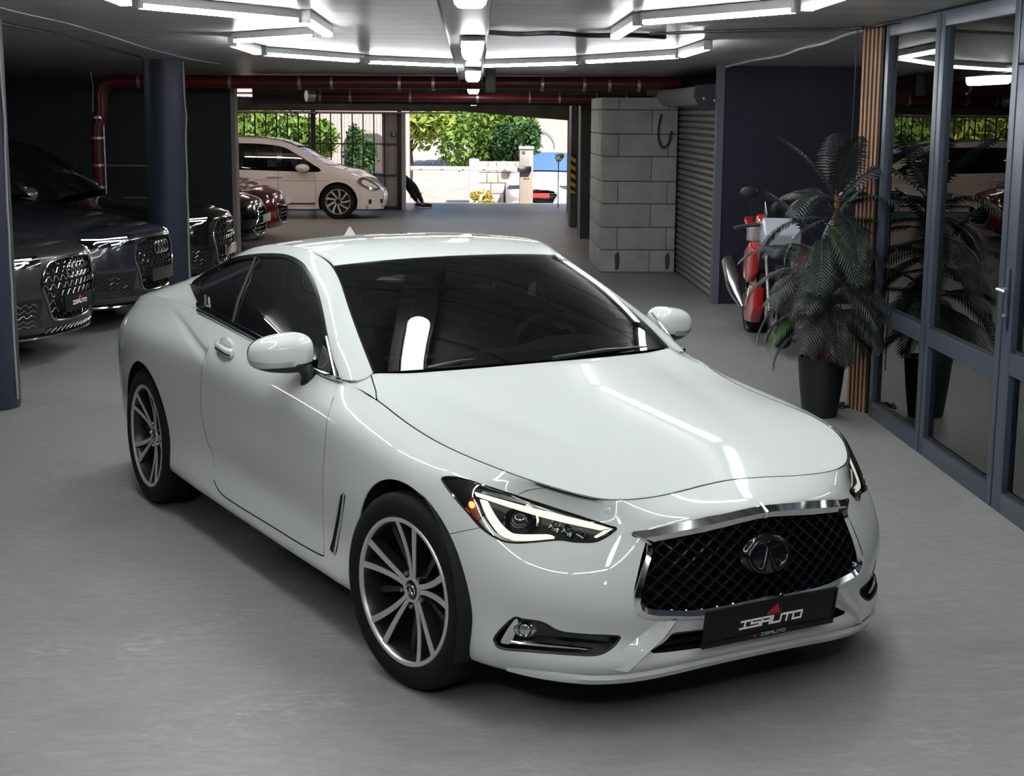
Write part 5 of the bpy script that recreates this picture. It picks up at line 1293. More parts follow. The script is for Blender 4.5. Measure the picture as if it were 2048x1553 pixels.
MB().box((f2(0,.5,.03)[0],-.26,.52),(f2(0,.5,.04)[0],.26,.63),.003).build('licence_plate', mat('plate_white', (.7,.7,.7)), s2)
# ================================================================ white people carrier side-on by the exit
def van():
    vs_ = .94; ys = 28.05                                    # near side plane
    root = empty('white_minivan', (-2.26, ys, 0)); tag(root, 'white minivan seen side-on in front of the barred fence', 'car')
    paint = mat('van_white_paint', (.74,.68,.65), rough=.4, coat=1.0, spec=0.0)
    # outline (x forward, z) measured from the front wheel
    top = [(-3.42,.55),(-3.45,.85),(-3.38,1.08),(-3.22,1.30),(-3.0,1.415),(-2.5,1.455),(-1.9,1.46),(-1.35,1.44),(-1.0,1.39),(-.72,1.29),(-.40,1.10),(-.14,.965),(.10,.90),(.38,.82),(.60,.70),(.72,.585),(.80,.50),(.82,.38),(.80,.22),(.72,.17)]
    top = smooth_poly(top, 4)
    belt_z = lambda x: np.interp(x, [-3.45,-2.5,-1.0,-.2,.3,.8], [.90,.90,.86,.82,.70,.45])
    W_ = 1.72
    def sect(x, z, zt):                                      # inset from the side plane (tumblehome)
        b = belt_z(x); return .03 + (.20*np.clip((z-b)/.6, 0, 1)**1.3 if z > b else .03*((b-z)/.6)**2)
    # side skin grid
    X = np.linspace(-3.44, .815, 120); G = []
    tx, tz = top[:, 0], top[:, 1]
    k1 = int(np.argmax(tx)); up = top[:k1+1]; o = np.argsort(up[:, 0]); ux, uz = up[o, 0], up[o, 1]
    for x in X:
        zt = np.interp(x, ux, uz); fr_ = max(0, (x-.45)/.37); rr_ = max(0, (-3.1-x)/.35); inset = .30*fr_**2.2+.12*rr_**2
        col = []
        for v in np.linspace(0, 1, 26):
            z = .18+(zt-.18)*v; e = sect(x, z, zt)+inset+.10*max(0, v-.9)**1.0; col.append((x, e, z))
        G.append(col)
    G = np.array(G); sk = Surf.grid(G); sk = sk if sk.N[:, 1].mean() < 0 else Surf.grid(G, True)
    R = .315; A = .36
    sk = sk.clip(circ(0, R, A)).clip(circ(-2.62, R, A))
    dlo = smooth_poly([(-.30,.86),(-.50,1.02),(-.80,1.20),(-1.02,1.30),(-1.4,1.345),(-2.0,1.355),(-2.6,1.34),(-3.0,1.29),(-3.18,1.05),(-3.14,.93),(-2.6,.905),(-1.6,.88),(-.9,.86)], 4, True)
    dd = lambda V: poly_sd(V[:, [0,2]], dlo)
    def both(s2, nm, m):
        s2.build(nm, m, root); q = Surf(s2.V*np.array([1,-1,1])+np.array([0,W_,0]), s2.N*MIR, [tuple(reversed(f)) for f in s2.F]); return q.build(nm, m, root)
    cols = [-1.02,-2.06]
    both(sk.clip(lambda V: -dd(V)).rim(.01), 'body_side', paint)
    gl = thin_glass('van_glass', (.10,.11,.10))
    bars = lambda V: np.minimum.reduce([np.abs(V[:, 0]+1.05)-.05, np.abs(V[:, 0]+2.08)-.05, dd(V)-.012])
    both(sk.clip(lambda V: dd(V)).clip(lambda V: -bars(V)), 'window_frame', gloss_black)
    both(sk.clip(lambda V: dd(V)).clip(bars).offset(-.006), 'side_window', gl)
    # top skin across (bonnet, screen, roof, tail, nose)
    rows_ = []
    for x, z in top:
        fr_ = max(0, (x-.45)/.37); rr_ = max(0, (-3.1-x)/.35); zt = z; e = sect(x, z, z)+.30*fr_**2.2+.12*rr_**2+.10*.1
        rows_.append([(x+(.05 if x > .3 else 0)*(1-(2*t-1)**2), e+(W_-2*e)*t, z+.03*(1-(2*t-1)**2)*(1 if z > .8 else 0)) for t in np.linspace(0,1,13)])
    Tn = np.array(rows_); ts = Surf.grid(Tn); 
    if (ts.N[:, 2]).mean() < 0: ts = Surf.grid(Tn, True)
    scr = lambda V: np.minimum(V[:, 0]+.98, -.20-V[:, 0])
    ts.clip(lambda V: -scr(V)).build('top_skin', paint, root); ts.clip(scr).build('windshield', mat('screen_sky', (.05,.06,.07), rough=.03, ior=2.0, spec=.9), root)
    # details on the near side
    def plate_on(pts, nm, m, off=.022): 
        P = np.array([[p[0], sect(p[0], p[1], 1.4)+.30*max(0, (p[0]-.45)/.37)**2.2-off, p[1]] for p in pts]); b = MB(); n = len(P); c = P.mean(0); b.v = [tuple(c)]+[tuple(p) for p in P]; b.f = [(0,1+i,1+(i+1) % n) for i in range(n)]; return b.build(nm, m, root, None)
    plate_on(smooth_poly([(.36,.70),(.46,.76),(.60,.70),(.73,.60),(.75,.54),(.62,.53),(.46,.60)], 4, True), 'headlight', mat('van_lamp', (.22,.20,.19), rough=.1, metal=.5, coat=1))
    plate_on([(.56,.36),(.80,.36),(.80,.28),(.56,.28)], 'fog_recess', black_plastic)
    for z in (.20,.235): plate_on([(.50,z+.012),(.81,z+.012),(.81,z-.004),(.50,z-.004)], 'bumper_strip', chrome, .028)
    for x in (-1.07,-.02-.55+.0,-2.10):
        pass
    for xs_ in ([(-1.07,.86),(-1.075,.60),(-1.06,.30),(-1.04,.20)],[(-.42,.83),(-.40,.60),(-.40,.34),(-.44,.20)],[(-2.12,.88),(-2.13,.6),(-2.10,.3)]):
        MB().tube([(x, sect(x, z, 1.4)-.001, z) for x, z in xs_], .004, 5).build('shut_line', mat('shut_dark', (.12,.11,.11), rough=.8), root)
    for x in (-1.30,-2.35): MB().tube([(x+.30, sect(x,.77,1.4)-.02,.765),(x+.15, sect(x,.77,1.4)-.03,.77),(x, sect(x,.77,1.4)-.02,.765)], .013, 8).build('door_handle', paint, root)
    MB().tube([(x, sect(x, z, 1.4)-.003, z) for x, z in zip(np.linspace(-3.3,-.1,20), np.linspace(.73,.70,20))], .008, 6).build('waist_crease', paint, root)
    MB().tube([(x, sect(x, .3, 1.4)-.006, .28) for x in np.linspace(-2.2,-.42,12)], .012, 6).build('sill_trim', black_plastic, root)
    MB().ellipsoid((-.62,-.10,.925), (.13,.10,.075), 16, 10).build('side_mirror', paint, root)
    MB().box((-.62,-.06,.84),(-.54,.06,.87),.01).build('mirror_stalk', black_plastic, root)
    MB().tube([(-2.95,.26,1.43),(-2.8,.26,1.475),(-1.5,.26,1.475),(-1.25,.26,1.44)], .015, 8).build('roof_rail', chrome, root)
    for xw in (0,-2.62):
        for y, fl in ((.14,0),(W_-.14,pi)):
            w = simple_wheel(root, R, 'van'); w.location = (xw, y, R); w.rotation_euler = (0,.2,fl)
        wl = MB().lathe([(A+.003,.03),(A+.003,.45),(.05,.45)], 20, axis='y', arc=radians(230), start=radians(-25)); wl.v = [(x+xw, y, z+R) for x, y, z in wl.v]; wl.build('wheel_well', black_plastic, root)
        MB().tube([(xw+(A+.005)*cos(a), .022, R+(A+.005)*sin(a)) for a in np.linspace(radians(-20), radians(200), 30)], .012, 6).build('arch_trim', paint, root)
    MB().box((-3.2,.25,.16),(.6,W_-.25,.30),.03).build('underbody', void_black, root)
    for y in (.5, 1.2):
        MB().box((-1.75,y-.22,.45),(-1.45,y+.22,1.08),.07).build('seat', cab2, root); MB().box((-1.72,y-.12,1.08),(-1.58,y+.12,1.26),.05).build('headrest', cab2, root)
    return root
van()
# ================================================================ sport motorbike in the niche, nose towards the camera
bike = empty('sport_motorcycle', (2.62,12.95,0), 0); 
tag(bike, 'red, white and black sport motorcycle half hidden behind the palm', 'motorcycle')
# local axes: +f forward; the front wheel is nearest the camera
fdir = Vector((-.04,-.999,0)).normalized()
bike.rotation_euler = (radians(0), radians(-4), atan2(fdir.y, fdir.x))
b_red = mat('bike_red', (.52,.012,.018), rough=.16, coat=1); b_wht = mat('bike_white', (.42,.44,.50), rough=.2, coat=1)
b_steel = mat('bike_steel', (.50,.50,.50), rough=.22, metal=1); b_gold = mat('bike_fork', (.30,.29,.28), rough=.2, metal=1)
def bwheel(x, R, w, red):
    e = empty('wheel'); e.parent = bike; e.location = (x,0,R)
    n = 12; pr = [(R*.78,-w*.38),(R*.86,-w*.5),(R*.95,-w*.42),(R,-w*.15),(R,w*.15),(R*.95,w*.42),(R*.86,w*.5),(R*.78,w*.38)]
    MB().lathe(pr, 40, axis='y').build('tyre', rubber, e); MB().lathe([(R*.79,-w*.40),(R*.74,-w*.36),(R*.72,0),(R*.74,w*.36),(R*.79,w*.40)], 40, axis='y').build('rim', gloss_black, e)
    for s_ in (-1,1): MB().tube([(R*.79*cos(a), s_*w*.40, R*.79*sin(a)) for a in np.linspace(0,2*pi,40,endpoint=False)], .006, 5, closed=True).build('rim_stripe', mat('rim_red', (.55,.02,.05), rough=.3) if red else b_steel, e)
    for k in range(5):
        a = 2*pi*k/5+.2; 
        for d in (-.10,.10): MB().tube([(.03*cos(a),0,.03*sin(a)),(R*.75*cos(a+d),0,R*.75*sin(a+d))], [.016,.011], 6).build('spoke', gloss_black, e)
    MB().lathe([(.035,-w*.45),(.035,w*.45)], 16, axis='y').build('hub', b_steel, e)
    for s_ in (-1,1): MB().lathe([(.06,s_*w*.55),(.15,s_*w*.55),(.15,s_*w*.55+.005),(.06,s_*w*.55+.005)], 30, axis='y', closed=True).build('brake_disc', b_steel, e)
    return e
bwheel(.70,.30,.12,True); bwheel(-.70,.31,.18,False)
for s_ in (-1,1):
    MB().tube([(.70,s_*.10,.30),(.50,s_*.105,.78),(.42,s_*.105,.98)], [.026,.026,.022], 10).build('fork_leg', b_gold, bike); MB().box((.60,s_*.10-.03,.24),(.66,s_*.10+.03,.36),.012).build('brake_caliper', b_steel, bike)
def bshell(profile, y0, y1, nm, m, bev=.02):
    b = MB(); bm = bmesh.new(); vs1 = [bm.verts.new((x, y0, z)) for x, z in profile]; f = bm.faces.new(vs1); r = bmesh.ops.extrude_face_region(bm, geom=[f]); 
    for q in r['geom']:
        if isinstance(q, bmesh.types.BMVert): q.co.y = y1
    bmesh.ops.recalc_face_normals(bm, faces=bm.faces[:]); bmesh.ops.bevel(bm, geom=bm.edges[:], offset=bev, segments=3, profile=.6, affect='EDGES')
    bm.verts.index_update(); b.add([q.co for q in bm.verts], [[q.index for q in g.verts] for g in bm.faces]); bm.free(); return b.build(nm, m, bike, 50)
bshell([(.62,.80),(.66,.92),(.52,1.06),(.36,1.02),(.34,.78),(.48,.72)], -.15, .15, 'nose_fairing', b_wht)
bshell([(.50,1.04),(.36,1.20),(.30,1.04)], -.11, .11, 'windscreen', gloss_black, .01)
for s_ in (-1,1):
    bshell([(.52,.80),(.34,.86),(.05,.78),(.0,.56),(.22,.52),(.44,.60)], s_*.16, s_*.23, 'side_fairing', b_red, .018)
    bshell([(.40,.48),(.12,.50),(-.20,.30),(-.16,.18),(.20,.18),(.36,.30)], s_*.10, s_*.19, 'belly_fairing', b_red, .018)
    bshell([(.30,.98),(-.02,1.0),(-.05,.86),(.25,.86)], s_*.10, s_*.20, 'tank_cover', b_wht, .018)
    MB().ellipsoid((.60,s_*.09,.90), (.06,.05,.035), 14, 8).build('headlamp', mat('bike_lamp', (.5,.52,.55), rough=.05, metal=.6, coat=1), bike)
    MB().tube([(.40,s_*.16,1.00),(.30,s_*.28,.99),(.24,s_*.34,.97)], .016, 8).build('handlebar', black_plastic, bike)
    MB().tube([(.40,s_*.20,1.03),(.46,s_*.22,1.10),(.47,s_*.25,1.20)], .012, 8).build('mirror_stalk', black_plastic, bike); MB().ellipsoid((.47,s_*.26,1.26), (.02,.075,.055), 16, 10).build('mirror_head', black_plastic, bike)
bshell([(.30,1.04),(.05,1.10),(-.20,.98),(-.22,.80),(.25,.82)], -.13, .13, 'fuel_tank', b_red, .04)
bshell([(-.18,.94),(-.45,.90),(-.60,.96),(-.58,.86),(-.20,.82)], -.12, .12, 'rider_seat', black_plastic, .03)
bshell([(-.50,.92),(-.98,1.08),(-.92,.98),(-.55,.84)], -.09, .09, 'tail_unit', b_red, .02)
bshell([(.25,.62),(-.25,.66),(-.28,.34),(.22,.26)], -.14, .14, 'engine', gunmetal, .04)
bshell([(.95,.62),(.70,.68),(.48,.60),(.50,.57),(.70,.63),(.92,.57)], -.07, .07, 'front_mudguard', gloss_black, .01)
for s_ in (-1,1): MB().tube([(-.25,s_*.12,.42),(-.72,s_*.13,.31)], [.04,.028], 8).build('swingarm', b_steel, bike)
MB().tube([(-.20,-.18,.28),(-.42,-.20,.38),(-.52,-.21,.46),(-.90,-.22,.66)], [.03,.06,.085,.075], 14).build('exhaust', b_steel, bike)
MB().tube([(0,.10,.30),(.02,.20,.02),(.02,.24,.01)], .012, 6).build('side_stand', black_plastic, bike)
# ---------------------------------------------------------------- potted palm
palm = empty('potted_palm', (2.318,9.70,0)); tag(palm, 'artificial palm with drooping dark green fronds in a black pot', 'plant')
M_pot = mat('black_ribbed_pot', (.010,.011,.014), rough=.45)
pm = MB(); n = 72; prf = [(.0,.0),(.108,.0),(.114,.02),(.134,.20),(.150,.365),(.152,.39),(.140,.39),(.136,.35)]
for i in range(n):
    a = 2*pi*i/n; k = 1+(.016 if i % 2 else -.012)
    for r, z in prf: pm.v.append((r*(k if .02 < z < .37 else 1)*cos(a), r*(k if .02 < z < .37 else 1)*sin(a), z))
P_ = len(prf)
for i in range(n):
    j = (i+1) % n
    for q in range(P_-1): pm.f.append((i*P_+q, j*P_+q, j*P_+q+1, i*P_+q+1))
pm.build('pot', M_pot, palm, 30)
MB().lathe([(0,.355),(.137,.352)], 30).build('soil', mat('moss_soil', (.05,.05,.035), rough=.95), palm)
rs = random.Random(5)
for k in range(16):
    a, r = rs.uniform(0,6.28), rs.uniform(.03,.125); MB().ellipsoid((r*cos(a), r*sin(a), .362), (rs.uniform(.012,.022), rs.uniform(.012,.02), .010), 8, 6).build('pebble', mat('pale_pebble', (.40,.38,.34), rough=.8), palm)
M_trunk = mat('coir_trunk', (.12,.045,.025), rough=.9)
trunks = [((.01,.0),(.06,.0),1.42),((-.03,.02),(-.05,.03),1.02),((.03,-.02),(.03,-.06),.76)]
def leafcol(m, nt, b):
    info = nd(nt, 'ShaderNodeObjectInfo'); c = ramp(nt, info.outputs['Random'], [(0,(.016,.021,.020)),(.55,(.024,.031,.029)),(.88,(.026,.040,.030)),(1,(.040,.095,.028))]); nt.links.new(c, b.inputs['Base Color'])
M_leaf = mat('palm_leaf', (.015,.03,.02), rough=.42, spec=.5, build=leafcol); M_stem = mat('palm_stem', (.03,.05,.02), rough=.5)
fr_meshes = []
def frond_mesh(L, droop, seed, width):
    r = random.Random(seed); b = MB(); n = 24; pts = []; 
    for i in range(n+1):
        t = i/n; ang = droop[0]+(droop[1]-droop[0])*t**1.2
        if i == 0: p = Vector((0,0,0))
        else: p = pts[-1]+Vector((cos(ang),0,sin(ang)))*L/n
        pts.append(p)
    b.tube(pts, [.0065*(1-.75*i/n) for i in range(n+1)], 5)
    for i in range(4, n+1):
        t = i/n; p = pts[i]; tg = (pts[i]-pts[i-1]).normalized(); up = Vector((0,1,0)).cross(tg)*-1
        ll = width*(sin(pi*min(1, (t-.08)*1.02))**.55 if t < .97 else .35)*(1-.35*t)*r.uniform(.9,1.08)
        for s_ in (-1, 1):
            d = (tg*.62+Vector((0,s_,0))*.95-Vector((0,0,1))*.10+up*.12).normalized(); w = .0235*(1-.25*t)
            q0 = p; q1 = p+d*ll*.5-Vector((0,0,.012*ll/.16)); q2 = p+d*ll-Vector((0,0,.05*ll/.16)); e = tg*w
            o = len(b.v); b.v += [tuple(q0-e*.4), tuple(q0+e*.4), tuple(q1+e*.55+up*.002), tuple(q1-e*.55+up*.002), tuple(q2), tuple(q1+up*.006)]
            b.f += [(o,o+1,o+2,o+5),(o,o+5,o+3),(o+5,o+2,o+4),(o+3,o+5,o+4)]
    return b.mesh('frond', M_leaf, None)
kinds = [frond_mesh(.58,(1.2,.55),1,.19), frond_mesh(.60,(.75,-.85),2,.20), frond_mesh(.62,(.30,-1.30),3,.20), frond_mesh(.60,(.0,-1.5),4,.19), frond_mesh(.58,(.95,-.05),6,.20)]
for (x0, y0), (x1, y1), h in trunks:
    pts = [(x0+(x1-x0)*t, y0+(y1-y0)*t, .34+(h-.34)*t) for t in np.linspace(0,1,12)]
    MB().tube(pts, [.020+.005*(k % 2) for k in range(12)], 10).build('trunk', M_trunk, palm)
def fr_(k, c, az, roll=0.0, sc=1.0, tilt=0.0):
    o = link('frond', kinds[k], palm); o.location = c; o.rotation_euler = (roll, tilt, az); o.scale = (sc,)*3; return o
rs = random.Random(11)
crown = lambda x, y, h, up, mid_, low, sc: [
    [fr_(rs.choice((0,4)), (x, y, h), 2*pi*k/up+rs.uniform(-.3,.3), rs.uniform(-.15,.15), sc*rs.uniform(.9,1.05), rs.uniform(-.1,.1)) for k in range(up)],
    [fr_(1, (x, y, h-.06), 2*pi*(k+.5)/mid_+rs.uniform(-.3,.3), rs.uniform(-.2,.2), sc*rs.uniform(.9,1.05)) for k in range(mid_)],
    [fr_(2, (x, y, h-.12), 2*pi*(k+.2)/low+rs.uniform(-.3,.3), rs.uniform(-.2,.2), sc*rs.uniform(.9,1.05)) for k in range(low)]]
crown(.05,0,1.38,4,4,3,1.0); crown(-.05,.03,1.05,2,5,5,.9); crown(.03,-.06,.80,1,5,5,.85)
for k in range(15): fr_(rs.choice((2,3,3)), (rs.uniform(-.07,.07), rs.uniform(-.08,.02), .74+.042*k), -pi/2+((k*2.4) % 4.4)-2.2, rs.uniform(-.25,.25), rs.uniform(.8,1.0))
for k in range(9): fr_((3,2,3)[k % 3], (rs.uniform(-.06,.08), rs.uniform(-.08,0), .60+.05*(k % 4)), -pi/2+(k-4)*.42, rs.uniform(-.25,.25), rs.uniform(.72,.85))
# ================================================================ outside, beyond the exit
def b_road(m, nt, b):
    n1 = noise(nt, texco(nt), 1.5, 5); nt.links.new(ramp(nt, n1, [(.3,(.36,.33,.31)),(.7,(.47,.43,.40))]), b.inputs['Base Color'])
M_road = mat('pale_road', rough=.9, build=b_road)
M_grassy = mat('verge_earth', (.20,.19,.10), rough=.95)
def gz(y): return float(np.interp(y, [31,33.6,37.5,42,62,90], [0,0,-.55,-.55,.85,3.0]))
ys_ = np.concatenate([np.linspace(33.5,42,10), np.linspace(44,90,14)])
gr = MB().grid(np.array([[(x, y, gz(y)-.01) for y in ys_] for x in (-30,-14,-6,0,6,14,30)])); gr.f = [tuple(reversed(f)) for f in gr.f]; structure(gr.build('floor_street', M_road, None, None))
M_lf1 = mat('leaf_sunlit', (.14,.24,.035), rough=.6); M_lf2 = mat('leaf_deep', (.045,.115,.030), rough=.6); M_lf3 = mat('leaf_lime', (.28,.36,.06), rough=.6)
M_bark = mat('bark', (.07,.05,.035), rough=.9)
def foliage(name, label, c, r, n, m, size=.11, trunk=True, seed=1, cat='tree', blobs=7, group=None):
    rg = random.Random(seed); root = empty(name, (c[0], c[1], gz(c[1]))); tag(root, label, cat, group)
    cz = c[2]-gz(c[1]); B = [(0,0,cz,1.0)]+[(rg.uniform(-.7,.7)*r[0], rg.uniform(-.6,.6)*r[1], cz+rg.uniform(-.6,.6)*r[2], rg.uniform(.35,.6)) for _ in range(blobs)]
    b = MB()
    for k in range(n):
        q = B[rg.randrange(len(B))]; u = rg.uniform(-1,1); a = rg.uniform(0,6.283); s_ = sqrt(1-u*u); d = rg.uniform(.65,1.0)
        p = Vector((q[0]+r[0]*q[3]*d*s_*cos(a), q[1]+r[1]*q[3]*d*s_*sin(a), q[2]+r[2]*q[3]*d*u))
        if p.z < .05: continue
        e1 = Vector((rg.uniform(-1,1), rg.uniform(-1,1), rg.uniform(-1,1))).normalized(); e2 = e1.cross(Vector((rg.uniform(-1,1), rg.uniform(-1,1), rg.uniform(-1,1)))).normalized(); s2 = size*rg.uniform(.6,1.2)
        b.add([p-e1*s2, p+e2*s2*.45, p+e1*s2, p-e2*s2*.45], [(0,1,2,3)])
    f = b.build('foliage', m, root, None); f['kind'] = 'stuff'
    if trunk:
        tk = MB().tube([(0,0,0),(.05,0,cz*.5),(0,0,cz)], [.10,.08,.05], 8)
        for k in range(5):
            a = rg.uniform(0,6.28); tk.tube([(0,0,cz*.6),(r[0]*.5*cos(a), r[1]*.5*sin(a), cz+rg.uniform(-.2,.4)*r[2])], [.04,.015], 5)
        tk.build('trunk', M_bark, root)
    return root
def at(u, v, y): return wy(u, v, y)
c = at(560,268,34.6); foliage('leafy_bush', 'sunlit green bush behind the fence left of its thick post', (c[0],34.6,c[2]), (1.25,.8,.60), 3000, M_lf1, .10, True, 2, 'bush')
c = at(722,318,35.5); foliage('hedge', 'rounded dark hedge filling the arch behind the fence', (c[0],35.5,c[2]), (.42,.35,.75), 2200, M_lf2, .06, False, 3, 'bush', 4)
c = at(818,252,44); foliage('leafy_tree', 'yellow-green tree overhanging the road beyond the exit', (c[0],43.6,c[2]), (1.25,.8,.75), 2600, M_lf3, .14, True, 4)
c = at(985,275,38.9); foliage('leafy_tree', 'broad green tree in the middle of the exit view', (c[0],38.9,c[2]), (1.15,.9,.95), 4200, M_lf1, .10, True, 5)
c = at(1040,285,38.0); foliage('leafy_tree', 'dark green tree in front of the arched building', (c[0],38.0,c[2]), (.62,.6,.62), 2600, M_lf2, .07, True, 6)
c = at(915,238,52); foliage('leafy_tree', 'light green distant tree at the top of the road', (c[0],52,c[2]), (2.2,1.2,.75), 2600, M_lf1, .16, True, 7)
c = at(1085,318,37.5); foliage('leafy_bush', 'small olive bush on the stone wall by the arch', (c[0],37.5,c[2]), (.35,.3,.22), 900, M_lf2, .05, False, 8, 'bush', 4)
c = at(975,400,37.0); foliage('leafy_bush', 'yellow shrub at the foot of the stone wall', (c[0]-.1,36.2,c[2]), (.30,.25,.30), 800, mat('leaf_yellow', (.50,.42,.08), rough=.7), .05, False, 9, 'bush', 4)
c = at(-200,250,40); foliage('leafy_tree', 'tree mass beyond the fence at far left', (-7.5,38,1.7), (3.5,1.0,1.3), 3500, M_lf3, .16, True, 10)
# backing hedge row far behind
foliage('leafy_tree', 'distant row of trees closing the view behind the road', (-2,66,2.6), (14,1.2,2.6), 5000, M_lf2, .35, False, 12)
# retaining wall on the left of the road
rw = MB().prism([(-2.45,45.2,gz(45.2)),(-2.1,50.5,gz(50.5)),(-2.1,50.5,gz(50.5)+1.5),(-2.45,45.2,gz(45.2)+1.7)], (-.3,0,0)).build('retaining_wall', mat('terracotta_wall', (.42,.24,.15), rough=.9), None, None); tag(rw, 'terracotta retaining wall along the left of the road', 'wall')
fp = empty('figure_post', (-2.05,58,gz(58))); tag(fp, 'pale gate post with a red sign at the top of the road', 'post')
MB().box((-.25,-.2,0),(.25,.2,1.35),.02).build('post_body', mat('pale_post', (.6,.55,.5), rough=.8), fp); MB().box((-.42,-.24,.25),(-.10,-.2,.95),.02).build('red_sign', mat('sign_red', (.6,.08,.08), rough=.5), fp); MB().lathe([(0,1.55),(.22,1.45),(.26,1.35)], 16).build('post_cap', mat('pale_post', (.6,.55,.5)), fp)
# building with the arch behind the fence
def b_tile(m, nt, b):
    br = nd(nt, 'ShaderNodeTexBrick'); br.inputs['Scale'].default_value = 4; br.inputs['Color1'].default_value = (.62,.50,.47,1); br.inputs['Color2'].default_value = (.58,.46,.44,1); br.inputs['Mortar'].default_value = (.46,.38,.36,1); br.inputs['Mortar Size'].default_value = .012; br.offset = 0
    nt.links.new(texco(nt, rot=(pi/2,0,0)), br.inputs['Vector']); nt.links.new(br.outputs[0], b.inputs['Base Color'])
M_tile = mat('pink_tile', rough=.6, build=b_tile)
bd = empty('tiled_building', (-3.0,36.6,gz(36.6))); tag(bd, 'pink tiled building with a rounded arch behind the barred fence', 'building')
def arch_wall(x0, x1, z1, xa0, xa1, za, y, th, nm, m, par):
    """wall with an arched opening"""
    xc, r = (xa0+xa1)/2, (xa1-xa0)/2; arc = [(xc+r*cos(a), za+r*sin(a)) for a in np.linspace(pi,0,15)]
    out = [(x0,0),(xa0,0),(xa0,za)]+arc[1:-1]+[(xa1,za),(xa1,0),(x1,0),(x1,z1),(x0,z1)]
    b = MB(); b.prism([(x, y, z) for x, z in out], (0,th,0)); o = b.build(nm, m, par, None)
    bm = bmesh.new(); bm.from_mesh(o.data); bmesh.ops.triangulate(bm, faces=[f for f in bm.faces if len(f.verts) > 4]); bm.to_mesh(o.data); bm.free(); return o
arch_wall(-1.35,1.75,3.0,.12,1.30,1.35,0,.4,'wall',M_tile,bd)
MB().box((.1,1.2,0),(1.35,1.3,2.6)).build('inner_wall', mat('inner_plaster', (.5,.45,.42), rough=.9), bd, None)
b2 = empty('arched_building', (2.0,40.2,gz(40.2))); tag(b2, 'beige building with a white arch beyond the barrier', 'building')
M_bei = mat('beige_render', (.62,.50,.42), rough=.85); M_wh = mat('white_trim_render', (.78,.76,.74), rough=.8)
arch_wall(-.75,3.2,3.6,-.60,.45,1.55,0,.5,'wall',M_bei,b2)
P = [(-.60,-.05,0),(-.60,-.05,1.55)]+[(-.075+.525*cos(a), -.05, 1.55+.525*sin(a)) for a in np.linspace(pi,0,13)]+[(.45,-.05,1.55),(.45,-.05,0)]
MB().tube(P, .085, 8).build('arch_trim', M_wh, b2); MB().box((-.9,-.15,2.55),(3.3,.0,2.9)).build('cornice', M_wh, b2, None)
MB().box((.85,-.03,0),(.88,.0,1.9)).build('down_pipe', mat('pipe_brown', (.25,.15,.10), rough=.7), b2, None)
# stone wall, pieces laid out as blocks
sw_ = empty('stone_wall', (0,37.2,gz(37.2))); tag(sw_, 'low pale stone block wall behind the barrier', 'wall')
MB().box((.38,.03,0),(2.2,.3,1.28)).build('wall_core', mat('stone_joint', (.42,.38,.36), rough=.9), sw_, None)
M_stone = mat('pale_stone', (.60,.54,.51), rough=.85); rs = random.Random(2)
for r in range(5):
    x = .38; 
    while x < 2.18:
        w = rs.uniform(.20,.34); w = min(w, 2.2-x); MB().box((x+.008,0,r*.255+.008),(x+w-.008,.06,r*.255+.247),.012).build('stone', M_stone, sw_, 30); x += w
MB().box((.16,-.04,0),(.40,.34,1.34),.02).build('end_pillar', mat('lilac_white', (.66,.64,.70), rough=.8), sw_)
# barrier
ba = empty('boom_barrier', (1.38,33.4,0)); tag(ba, 'white boom barrier lowered across the exit', 'barrier')
M_bw = mat('barrier_white', (.75,.72,.66), rough=.45)
MB().box((-.15,-.12,0),(.14,.14,1.20),.015).build('cabinet', mat('cabinet_beige', (.60,.52,.44), rough=.6), ba); MB().box((-.17,-.14,1.16),(.16,.16,1.22),.01).build('cabinet_cap', M_bw, ba)
MB().box((-.11,-.125,.62),(.07,-.119,1.02),.002).build('cabinet_door', mat('cabinet_panel', (.50,.46,.45), rough=.5), ba); MB().box((-.10,-.128,1.06),(-.03,-.12,1.12)).build('sticker', mat('sticker_blue', (.12,.18,.40), rough=.5), ba, None)
for k in range(3): MB().box((-.06+k*.045,-.127,.52),(-.035+k*.045,-.12,.545)).build('key_symbol', mat('dark_print', (.06,.05,.04), rough=.6), ba, None)
MB().box((-2.50,-.20,.70),(-.02,-.14,.79),.012).build('boom', M_bw, ba); MB().box((-.20,-.21,.69),(.10,-.12,.80),.01).build('boom_clamp', b_steel, ba)
for k in range(5): MB().box((-2.3+k*.45,-.203,.715),(-2.24+k*.45,-.2,.725)).build('boom_reflector', mat('dark_print', (.06,.05,.04)), ba, None)
# ---- barred fence across the left of the exit
fe = empty('barred_fence', (0,30.9,0)); tag(fe, 'tall black barred fence with square mesh left of the exit', 'fence')
M_bar = mat('fence_black', (.012,.012,.013), rough=.5)
xe = wy(800,300,30.9)[0]; xs0 = -8.8
for x in np.arange(xe-.30, xs0, -.213): MB().box((x-.010,-.01,.02),(x+.010,.01,1.93)).build('bar', M_bar, fe, None)
for z in (.06,.69,1.30,1.90): MB().box((xs0,-.014,z-.012),(xe-.03,.014,z+.012)).build('rail', M_bar, fe, None)
MB().box((xe-.05,-.04,0),(xe+.03,.04,1.95),.004).build('post', M_bar, fe); xm = wy(627,300,30.9)[0]; MB().box((xm-.045,-.03,0),(xm+.045,.03,1.95),.004).build('post', M_bar, fe)
MB().box((xs0,-.03,-.0),(xe,.03,.05)).build('kerb_rail', M_bar, fe, None)
# fine vertical wires of the mesh
fm = MB()
for x in np.arange(xs0, xe-.2, .071): fm.box((x-.0025,.012,.03),(x+.0025,.016,1.90))
f_ = fm.build('mesh_wire', M_bar, fe, None); f_['kind'] = 'stuff'
